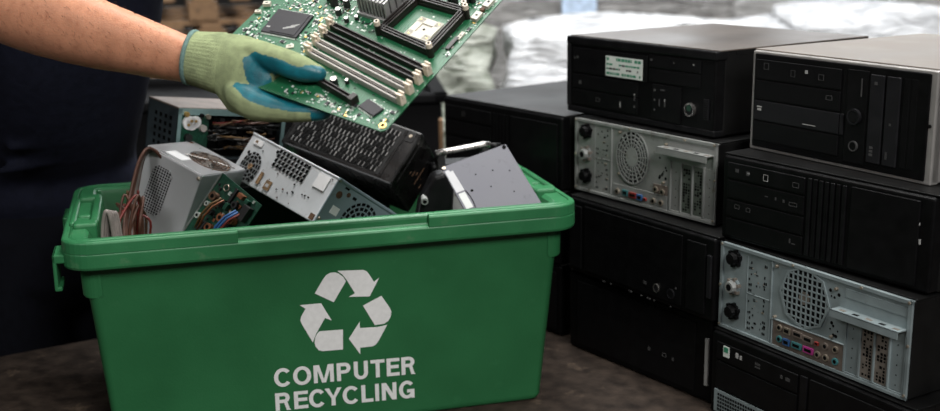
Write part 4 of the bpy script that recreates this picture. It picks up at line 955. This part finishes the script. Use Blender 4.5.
V = Vector
face_d = V((.515, -.857, 0)); rt = V((-.857, -.515, 0)); UP = V((0, 0, 1))
hip = V((-.985, 2.685, -.60)); 
pe = thing('person', 'person in navy T-shirt and green work gloves leaning over the crate', 'person', Matrix.Translation((hip.x, hip.y, FZ)))
chest = V((-.835, 2.43, -.16)); sh = V((-.79, 2.345, .06)); neck = V((-.755, 2.285, .16)); head = V((-.70, 2.21, .30))
shR = V((-.945, 2.235, .045)); elR = V((-.79, 1.945, -.105)); wrR = V((-.428, 1.790, -.197))
shL = V((-.615, 2.43, .05)); elL = V((-.47, 2.21, .01)); haL = mbm @ V((-.035, .300, .0)); wrL = elL.lerp(haL, .74)
tdir = (sh-hip).normalized()
bm_ = MB()
def torso(mb, m, g=0.):
    limb(mb, [(hip-UP*.06, .17+g, .115+g), (hip+UP*.06, .165+g, .11+g), (hip.lerp(chest, .55), .165+g, .105+g), (chest, .185+g, .12+g), (sh-UP*.03, .19+g, .10+g)], rt, m, 28)
torso(bm_, 'skin')
limb(bm_, [(sh, .07, .07), (neck, .058, .06), (head-UP*.06, .056, .06)], rt, 'skin')
hf = (face_d+UP*-.45).normalized(); hu = (UP+face_d*.45).normalized()
ball(bm_, head, .078, .098, .115, 'skin', (rt, hf, hu)); ball(bm_, head-hu*.055+hf*.035, .055, .062, .07, 'skin', (rt, hf, hu))
ball(bm_, head+hf*.100-hu*.020, .014, .022, .026, 'skin', (rt, hf, hu))
for s_ in (-1, 1): ball(bm_, head+rt*s_*.079-hu*.012-hf*.005, .010, .020, .032, 'skin', (rt, hf, hu))
armside = V((0, -.35, 1))
d1 = wrR-elR
limb(bm_, [(shR, .070, .068), (shR.lerp(elR, .5), .064, .060), (elR-V((.03, -.03, -.012)), .058, .052), (elR+d1*.08-UP*.003, .066, .055), (elR+d1*.27-UP*.004, .068, .054), (elR+d1*.50-UP*.004, .062, .048), (elR+d1*.76-UP*.002, .0500, .039), (wrR, .0385, .031), (wrR+d1*.12, .036, .028)], armside, 'skin', 24)
limb(bm_, [(shL, .068, .068), (shL.lerp(elL, .5), .058, .056), (elL, .050, .048), (elL.lerp(wrL, .35), .050, .046), (wrL, .034, .029)], armside, 'skin', 20)
limb(bm_, [(sh+rt*.06, .06, .06), (shR, .07, .065)], UP, 'skin'); limb(bm_, [(sh-rt*.06, .06, .06), (shL, .07, .065)], UP, 'skin')
kn = {}
for s_ in (-1, 1):
    h_ = hip+rt*s_*.092-UP*.05; k_ = V((h_.x-.01+rt.x*-s_*.012, h_.y+.03, FZ+.50)); a_ = V((h_.x-.02, h_.y+.06, FZ+.09)); kn[s_] = (h_, k_, a_)
    limb(bm_, [(h_, .095, .10), (h_.lerp(k_, .5), .080, .085), (k_, .058, .062), (k_.lerp(a_, .35), .055, .062), (a_, .040, .042)], rt, 'skin', 18)
body = fuse(bm_, 'body', .009, 5, pe)
# face details
fe = MB()
for s_ in (-1, 1): ball(fe, head+hf*.088+rt*s_*.032+hu*.008, .014, .010, .011, 'paper', (rt, hf, hu)); ball(fe, head+hf*.097+rt*s_*.032+hu*.007, .006, .004, .006, 'hole', (rt, hf, hu))
fe.build('eyes', pe, smooth=True).matrix_parent_inverse = pe.matrix_world.inverted()
fe = MB(); ball(fe, head+hf*.092-hu*.062, .024, .008, .008, 'red', (rt, hf, hu)); fe.build('mouth', pe, smooth=True).matrix_parent_inverse = pe.matrix_world.inverted()
ha = MB(); ball(ha, head+hu*.028-hf*.014, .084, .098, .100, 'hair', (rt, hf, hu)); hq = fuse(ha, 'hair', .012, 2, pe)
# shirt with short sleeves, trousers, shoes
sb = MB()
limb(sb, [(hip+UP*.015-face_d*.0, .205, .150), (hip+UP*.10, .200, .142), (hip.lerp(chest, .55), .190, .130), (chest, .205, .140), (sh-UP*.03, .205, .118)], rt, 'navy', 28)
limb(sb, [(sh+rt*.05, .085, .08), (shR, .090, .088), (shR.lerp(elR, .52)+V((0, 0, .0)), .082, .078)], armside, 'navy', 20)
limb(sb, [(sh-rt*.05, .085, .08), (shL, .088, .086), (shL.lerp(elL, .55), .078, .074)], armside, 'navy', 20)
# soft folds across the front
for k in range(5):
    z = -.50+k*.055; c = hip.lerp(chest, (z+.60)/.44); a = c+face_d*.128+rt*(.14-.02*k); b2 = c+face_d*.118-rt*.09+UP*(.03-.012*k)
    limb(sb, [(a, .012, .010), (a.lerp(b2, .5)+face_d*.012, .014, .012), (b2, .010, .010)], UP, 'navy', 10)
fuse(sb, 't_shirt', .009, 5, pe)
tb = MB()
limb(tb, [(hip+UP*.05, .190, .135), (hip-UP*.08, .195, .14), (hip-UP*.16, .19, .135)], rt, 'trouser', 24)
for s_ in (-1, 1):
    h_, k_, a_ = kn[s_]; limb(tb, [(h_-UP*.02, .110, .118), (h_.lerp(k_, .5), .102, .105), (k_, .095, .095), (k_.lerp(a_, .5), .086, .088), (a_-UP*.01, .070, .074)], rt, 'trouser', 20)
fuse(tb, 'trousers', .011, 4, pe)
for s_ in (-1, 1):
    a_ = kn[s_][2]; s2 = MB(); p0 = V((a_.x, a_.y, FZ+.05))
    limb(s2, [(p0-face_d*.06+UP*.01, .045, .048), (p0+face_d*.05, .048, .046), (p0+face_d*.16-UP*.008, .046, .036)], rt, 'shoe', 16)
    s2.build('shoe', pe, smooth=True).matrix_parent_inverse = pe.matrix_world.inverted()

# gloved right hand, laid out in the board's own frame (x along lower edge, y up the board, z off its face)
def BPt(x, y, c): return mbm @ V((x, y, c))
nY = (mbm.to_3x3() @ V((0, 1, 0)))
g = MB()
wv_ = [BPt(-.0316, .0031, .010), BPt(.0376, .0231, .0)]
side = up*1.0
palm_nodes = [(BPt(.014, .0155, .005), .040, .033), (BPt(.036, .0225, .0), .0475, .035), (BPt(.062, .021, -.004), .0555, .032), (BPt(.086, .014, -.010), .0575, .029), (BPt(.104, .010, -.018), .050, .022)]
limb(g, palm_nodes, side, 'knit', 32)
def digit(nodes): limb(g, [(BPt(*p), r, r) for *p, r in nodes], side, 'knit', 16)
thumb = [(.052, .034, .014, .026), (.086, .042, .022, .0215), (.118, .0415, .026, .0195), (.152, .0420, .024, .0205), (.178, .0440, .020, .0185), (.197, .0490, .0165, .0130)]
index = [(.082, -.010, -.016, .024), (.110, -.012, -.024, .0260), (.140, -.0075, -.026, .0215), (.170, -.003, -.025, .0165), (.200, .004, -.022, .0140), (.226, .012, -.0185, .0115)]
middle = [(.085, .010, -.026, .022), (.120, .018, -.036, .019), (.155, .030, -.033, .016), (.185, .040, -.026, .0145), (.208, .048, -.0190, .0120)]
ringf = [(.080, .028, -.028, .021), (.110, .044, -.036, .018), (.140, .060, -.031, .0155), (.165, .072, -.024, .0135), (.182, .080, -.0175, .0110)]
little = [(.070, .044, -.026, .019), (.092, .066, -.031, .0155), (.112, .086, -.026, .0130), (.128, .100, -.019, .0110), (.138, .108, -.015, .0095)]
for d_ in (thumb, index, middle, ringf, little): digit(d_)
gl = fuse(g, 'work_glove', .0019, 12, pe, ['knit', 'latex'])
bi = mbm.inverted(); b3 = bi.to_3x3()
def seg_d(p, nodes):
    best = (9, 0)
    for i in range(len(nodes)-1):
        a, c = V(nodes[i][:3]), V(nodes[i+1][:3]); ab = c-a; s = max(0, min(1, (p-a).dot(ab)/ab.dot(ab))); q = (p-(a+ab*s)).length-nodes[i][3]*(1-s)-nodes[i+1][3]*s
        if q < best[0]: best = (q, i+s)
    return best
for poly in gl.data.polygons:
    p = bi @ poly.center; nr = (b3 @ poly.normal).normalized()
    dd = {k: seg_d(p, n_) for k, n_ in (('t', thumb), ('i', index), ('m', middle), ('r', ringf), ('l', little))}
    k = min(dd, key=lambda q: dd[q][0]); s = dd[k][1]; teal = False
    w = math.sin(p.x*160)*.03+math.sin(p.y*130+1)*.02
    gap = .022-(p.x-.10)*.16            # mid line of the grip between thumb and forefinger
    if p.x < .062: teal = False
    elif .084 < p.x < .128 and abs(p.y-gap+.008) < .0165-14*(p.x-.108)**2 - .5*max(0, .098-p.x): teal = True     # web between thumb and forefinger
    elif k == 't' and p.y > gap-.004: teal = (p.x > .192+w*.1+.012*nr.y) or (p.x > .092 and nr.dot(V((0, -.9, -.42))) > .20+w+max(0, .13-p.x)*6)
    elif k == 'i' or p.y <= gap: teal = (p.x > .084 and nr.dot(V((.25, .72, .62))) > .30+w-(p.x-.09)*3.2 and p.y < gap+.01) or p.x > .214
    else: teal = nr.z > .1+w or s > len({'t': thumb, 'm': middle, 'r': ringf, 'l': little}[k])-1.9
    poly.material_index = 1 if teal else 0
gl['label'] = 'sage green knitted glove with teal palm and fingertips'
# ribbed cuff with hem
cb = MB(); c0, c1 = BPt(-.0150, .0045, .009), BPt(.034, .0205, .001); tcu = (c1-c0).normalized(); rings = []
for i in range(9):
    s = i/8; c = c0.lerp(c1, s); ra, rb = .0405+.0075*s**1.2, .0350+.001*s
    t = tcu; sd = V(side); sd = (sd-t*sd.dot(t)).normalized(); q = t.cross(sd); n_ = 132; ring = []
    for k in range(n_):
        a = 2*math.pi*k/n_; rb_ = 1+.014*(1 if k % 3 == 0 else (-.5))*(1-.8*max(0, s-.75)/.25)
        if i == 8: rb_ = .93
        ring.append(c+sd*math.cos(a)*ra*rb_+q*math.sin(a)*rb*rb_)
    rings.append(ring)
cb.loft(rings, 'knit', cap0=False, cap1=False); cuff = cb.build('ribbed_cuff', pe, smooth=True); cuff.matrix_parent_inverse = pe.matrix_world.inverted()
hb = MB(); hb.loft([ering(c0-tcu*.0045, tcu, side, .0400, .0345, 40), ering(c0-tcu*.0050, tcu, side, .0425, .0370, 40), ering(c0-tcu*.001, tcu, side, .0432, .0377, 40), ering(c0+tcu*.0015, tcu, side, .0418, .0364, 40), ering(c0+tcu*.0015, tcu, side, .0395, .034, 40)], 'hem', cap0=False, cap1=False)
tag(hb.build('cuff_hem', pe, smooth=True), 'grey-teal stitched hem').matrix_parent_inverse = pe.matrix_world.inverted()

# left glove on the far upper edge of the board
g = MB()
def mirror_digit(nodes): limb(g, [(BPt(*p), r, r) for *p, r in nodes], side, 'knit', 14)
limb(g, [(wrL, .038, .033), (wrL.lerp(haL, .55), .046, .034), (haL, .048, .030)], UP, 'knit', 24)
mirror_digit([(-.050, .285, .012, .020), (-.022, .270, .020, .016), (.008, .262, .018, .014), (.028, .262, .014, .010)])
for k, (y, l_) in enumerate(((.280, .050), (.300, .058), (.318, .054), (.334, .040))): mirror_digit([(-.050, y, -.010, .017), (-.022, y, -.026, .014), (l_*.3, y, -.024, .0125), (l_, y, -.017, .0100)])
g2 = fuse(g, 'work_glove', .0035, 5, pe, ['knit', 'latex'])
for poly in g2.data.polygons:
    p = bi @ poly.center
    if p.x > -.012: poly.material_index = 1

# forearm hair: fine short dark strands rooted on the forearm
hm = MB(); hr = random.Random(11); bme = body.data
bpy.context.view_layer.update()
cand = [p for p in bme.polygons if 0.05 < (p.center-elR).dot(d1)/d1.length_squared < .97 and (p.center-(elR+d1*((p.center-elR).dot(d1)/d1.length_squared))).length < .085]
dn = d1.normalized()
for k in range(900):
    p = hr.choice(cand); n_ = p.normal
    if n_.z < -.5: continue
    a = p.center+V((hr.uniform(-.004, .004), hr.uniform(-.004, .004), hr.uniform(-.004, .004))); a = a-n_*.001
    L_ = hr.uniform(.007, .014); dr_ = (dn*.8+n_*.35+V((hr.uniform(-.3, .3), hr.uniform(-.3, .3), -.35+hr.uniform(-.3, .3)))).normalized()
    s_ = dr_.cross(n_).normalized()*.00022
    hm.faces([a-s_, a+s_, a+dr_*L_*.6+s_*.7, a+dr_*L_+V((0, 0, -.0012)), a+dr_*L_*.6-s_*.7], [(0, 1, 2, 3, 4)], 'hair')
tag(hm.build('arm_hair', pe), kind='stuff').matrix_parent_inverse = pe.matrix_world.inverted()

# ------------------------------------------------------------------ background goods
def crumple(mb_box, seed, amt=.03):
    pass
def wrapped(name, label, x0, x1, y0, y1, z1, film, yaw=0, amt=.035, z0=None, seed=0, group='film-wrapped pallet loads'):
    """a pallet load under crumpled stretch film, standing on its wooden pallet"""
    cx, cy = (x0+x1)/2, (y0+y1)/2
    t = thing(name, label, 'pallet load', yawm(cx, cy, FZ, yaw), group)
    w, d = (x1-x0)/2, (y1-y0)/2; h0, h1 = .15, z1-FZ
    b = MB()
    for y in (-d+.05, 0, d-.05): b.box(-w, w, y-.05, y+.05, 0, .1, 'wood')
    k = max(4, int(2*w/.14))
    for i in range(k): x = -w+(i+.5)*2*w/k; b.box(x-.05, x+.05, -d, d, .1, .125, 'wood')
    b.build('pallet', t)
    r = random.Random(seed); b = MB(); nx, ny, nz = 20, 12, 16
    def j(p):
        a = amt
        return (p[0]+a*(math.sin(p[2]*19+p[1]*7+seed)*.5+math.sin(p[2]*43+p[0]*11)*.3+r.uniform(-.3, .3)), p[1]+a*(math.sin(p[2]*23+p[0]*9+seed)*.5+math.sin(p[0]*31+p[2]*17)*.35+r.uniform(-.3, .3)), p[2]+a*(.8*math.sin(p[0]*6+p[1]*5+seed)+r.uniform(-.25, .25)) if p[2] > h0+.05 else p[2])
    ring = []
    for i in range(nx): ring.append((-w+2*w*i/nx, -d))
    for i in range(ny): ring.append((w, -d+2*d*i/ny))
    for i in range(nx): ring.append((w-2*w*i/nx, d))
    for i in range(ny): ring.append((-w, d-2*d*i/ny))
    rows = [[j((x, y, h0+(h1-h0)*q/nz)) for x, y in ring] for q in range(nz+1)]
    for s in (.85, .6, .3): rows.append([j((x*s, y*s, h1+.01)) for x, y in ring])
    b.loft(rows, film); b.build('film_cover', t, smooth=True)
    return t
wrapped('wrapped_pallet', 'grey-green film-wrapped load behind the right edge of the motherboard', -.62, .105, 5.0, 5.42, -.455, 'filmg', seed=1)
wrapped('wrapped_pallet', 'bright white film-wrapped load directly behind the middle computer stack', .175, 1.42, 5.0, 5.42, -.435, 'filmw', seed=2)
wrapped('wrapped_pallet', 'low white film-wrapped load behind the right-hand computer stack', 1.50, 2.75, 5.35, 5.8, -.42, 'filmw', seed=3)
ld = wrapped('wrapped_pallet', 'dull grey film-wrapped load rising behind the bright white load', .06, 1.32, 5.75, 6.6, -.10, 'filmd', seed=4)
wrapped('wrapped_pallet', 'tall pale film-wrapped load farther back at the top right', 1.62, 3.4, 7.2, 8.0, -.10, 'filmd2', seed=6)
b = MB(); b.box(-.23, -.06, -.47, -.455, .95, 1.36, 'cardblue'); tag(b.build('card_sheet', ld, bevel=.004), 'pale blue card')
cr_ = thing('dark_carton', 'dark carton standing among pale wrapped loads at the top right', 'box', yawm(2.42, 6.45, FZ, 0))
b = MB(); b.box(-.16, .16, -.2, .2, 0, .95, 'case'); b.build('carton', cr_, bevel=.01)
b = MB(); b.box(-.162, .162, -.03, .03, .945, .954, 'slotb'); b.build('tape', cr_)

# wooden pallets in the dim left background
WG = 'stacked wooden pallets behind the arm'
def pallet(x, y, z, yaw, label, group=WG):
    t = thing('wooden_pallet', label, 'pallet', yawm(x, y, z, yaw), group)
    for yy in (-.5, 0, .5):
        for xx in (-.52, 0, .52):
            b = MB(); b.box(xx-.07, xx+.07, yy-.06, yy+.06, .022, .112, 'wood'); b.build('block', t)
        b = MB(); b.box(-.6, .6, yy-.05, yy+.05, 0, .022, 'wood'); b.build('bottom_board', t)
    for i in range(7):
        xx = -.55+i*.1833; b = MB(); b.box(xx-.05, xx+.05, -.56, .56, .112, .134, 'wood'); b.build('deck_board', t, bevel=.003)
    return t
names = ('lowest', 'second from the bottom', 'third from the bottom', 'fourth from the bottom', 'fifth from the bottom', 'sixth from the bottom', 'seventh from the bottom', 'eighth from the bottom', 'topmost')
p0 = pallet(-1.42, 6.35, FZ, 14, '')
for k in range(9):
    p = p0 if k == 0 else copy_tree(p0)
    p.location.z = FZ+.1345*k; p.location.x = -1.42+.02*math.sin(k*2.1); p['label'] = 'pine pallet, %s in the dim stack behind the gloved hand' % names[k]

# added dark block to blacken the background, and a wooden post behind the crate
sk_ = thing('dark_block', 'added dark block keeping the background behind the crate black', 'container', yawm(-.733, 3.95, FZ, 6))
b = MB(); b.box(-.62, .62, -.3, .3, .06, .985, 'darkbox'); b.build('body', sk_, bevel=.008)
b = MB(); b.box(-.64, .64, -.32, -.27, .985, 1.015, 'darkbox'); b.box(-.64, .64, .27, .32, .985, 1.015, 'darkbox'); b.box(-.64, -.59, -.32, .32, .985, 1.015, 'darkbox'); b.box(.59, .64, -.32, .32, .985, 1.015, 'darkbox'); b.build('rim', sk_, bevel=.006)
for x in (-.5, .5):
    b = MB(); b.box(x-.06, x+.06, -.25, .25, 0, .06, 'benchleg'); b.build('skid', sk_)
b = MB(); b.cyl((-.46, -.315, .9), (-.46, -.315, .97), .012, 'ltmark', n=10); b.build('latch_pin', sk_)
po = thing('wooden_post', 'thin brown wooden post standing left of the farther computer stack', 'post', yawm(-.083, 3.42, FZ, 0))
b = MB(); b.box(-.006, .006, -.02, .02, 0.02, .98, 'wood'); b.build('post', po, bevel=.003)
b = MB(); b.box(-.06, .06, -.06, .06, 0, .02, 'wood'); b.build('foot', po)

# ------------------------------------------------------------------ lights
def area(name, loc_, rot, sx, sy, e, col=(1, 1, 1)):
    l = bpy.data.lights.new(name, 'AREA'); l.shape = 'RECTANGLE'; l.size = sx; l.size_y = sy; l.energy = e; l.color = col
    o = bpy.data.objects.new(name, l); COL.objects.link(o); o.location = loc_; o.rotation_euler = rot; return o
area('skylight', (.0, 2.6, 3.3), (0, 0, 0), 2.6, 1.8, 165, (1, .98, .95))
area('key_light', (1.3, -1.3, 2.1), (R(58), 0, R(26)), 1.6, 1.2, 135, (1, .985, .96))
area('fill_light', (-2.6, -1.0, 2.2), (R(60), 0, R(-42)), 1.4, 1.2, 42, (1, .99, .98))
area('back_fill_light', (1.0, 3.6, 3.25), (R(38), 0, 0), 3.2, 1.6, 330, (.97, .99, 1))  # added light, tilted back to brighten the white film-wrapped loads
w = bpy.data.worlds.new('world'); SC.world = w; w.use_nodes = True
w.node_tree.nodes['Background'].inputs[0].default_value = (.5, .52, .55, 1); w.node_tree.nodes['Background'].inputs[1].default_value = .05

SC.view_settings.view_transform = 'Standard'; SC.view_settings.look = 'None'; SC.view_settings.gamma = 1; SC.view_settings.use_curve_mapping = False
SC.view_settings.exposure = 0.08

# everything above was measured from camera height: lift the whole place onto its floor
for o in list(SC.objects):
    if o.parent is None: o.location.z += ZOFF
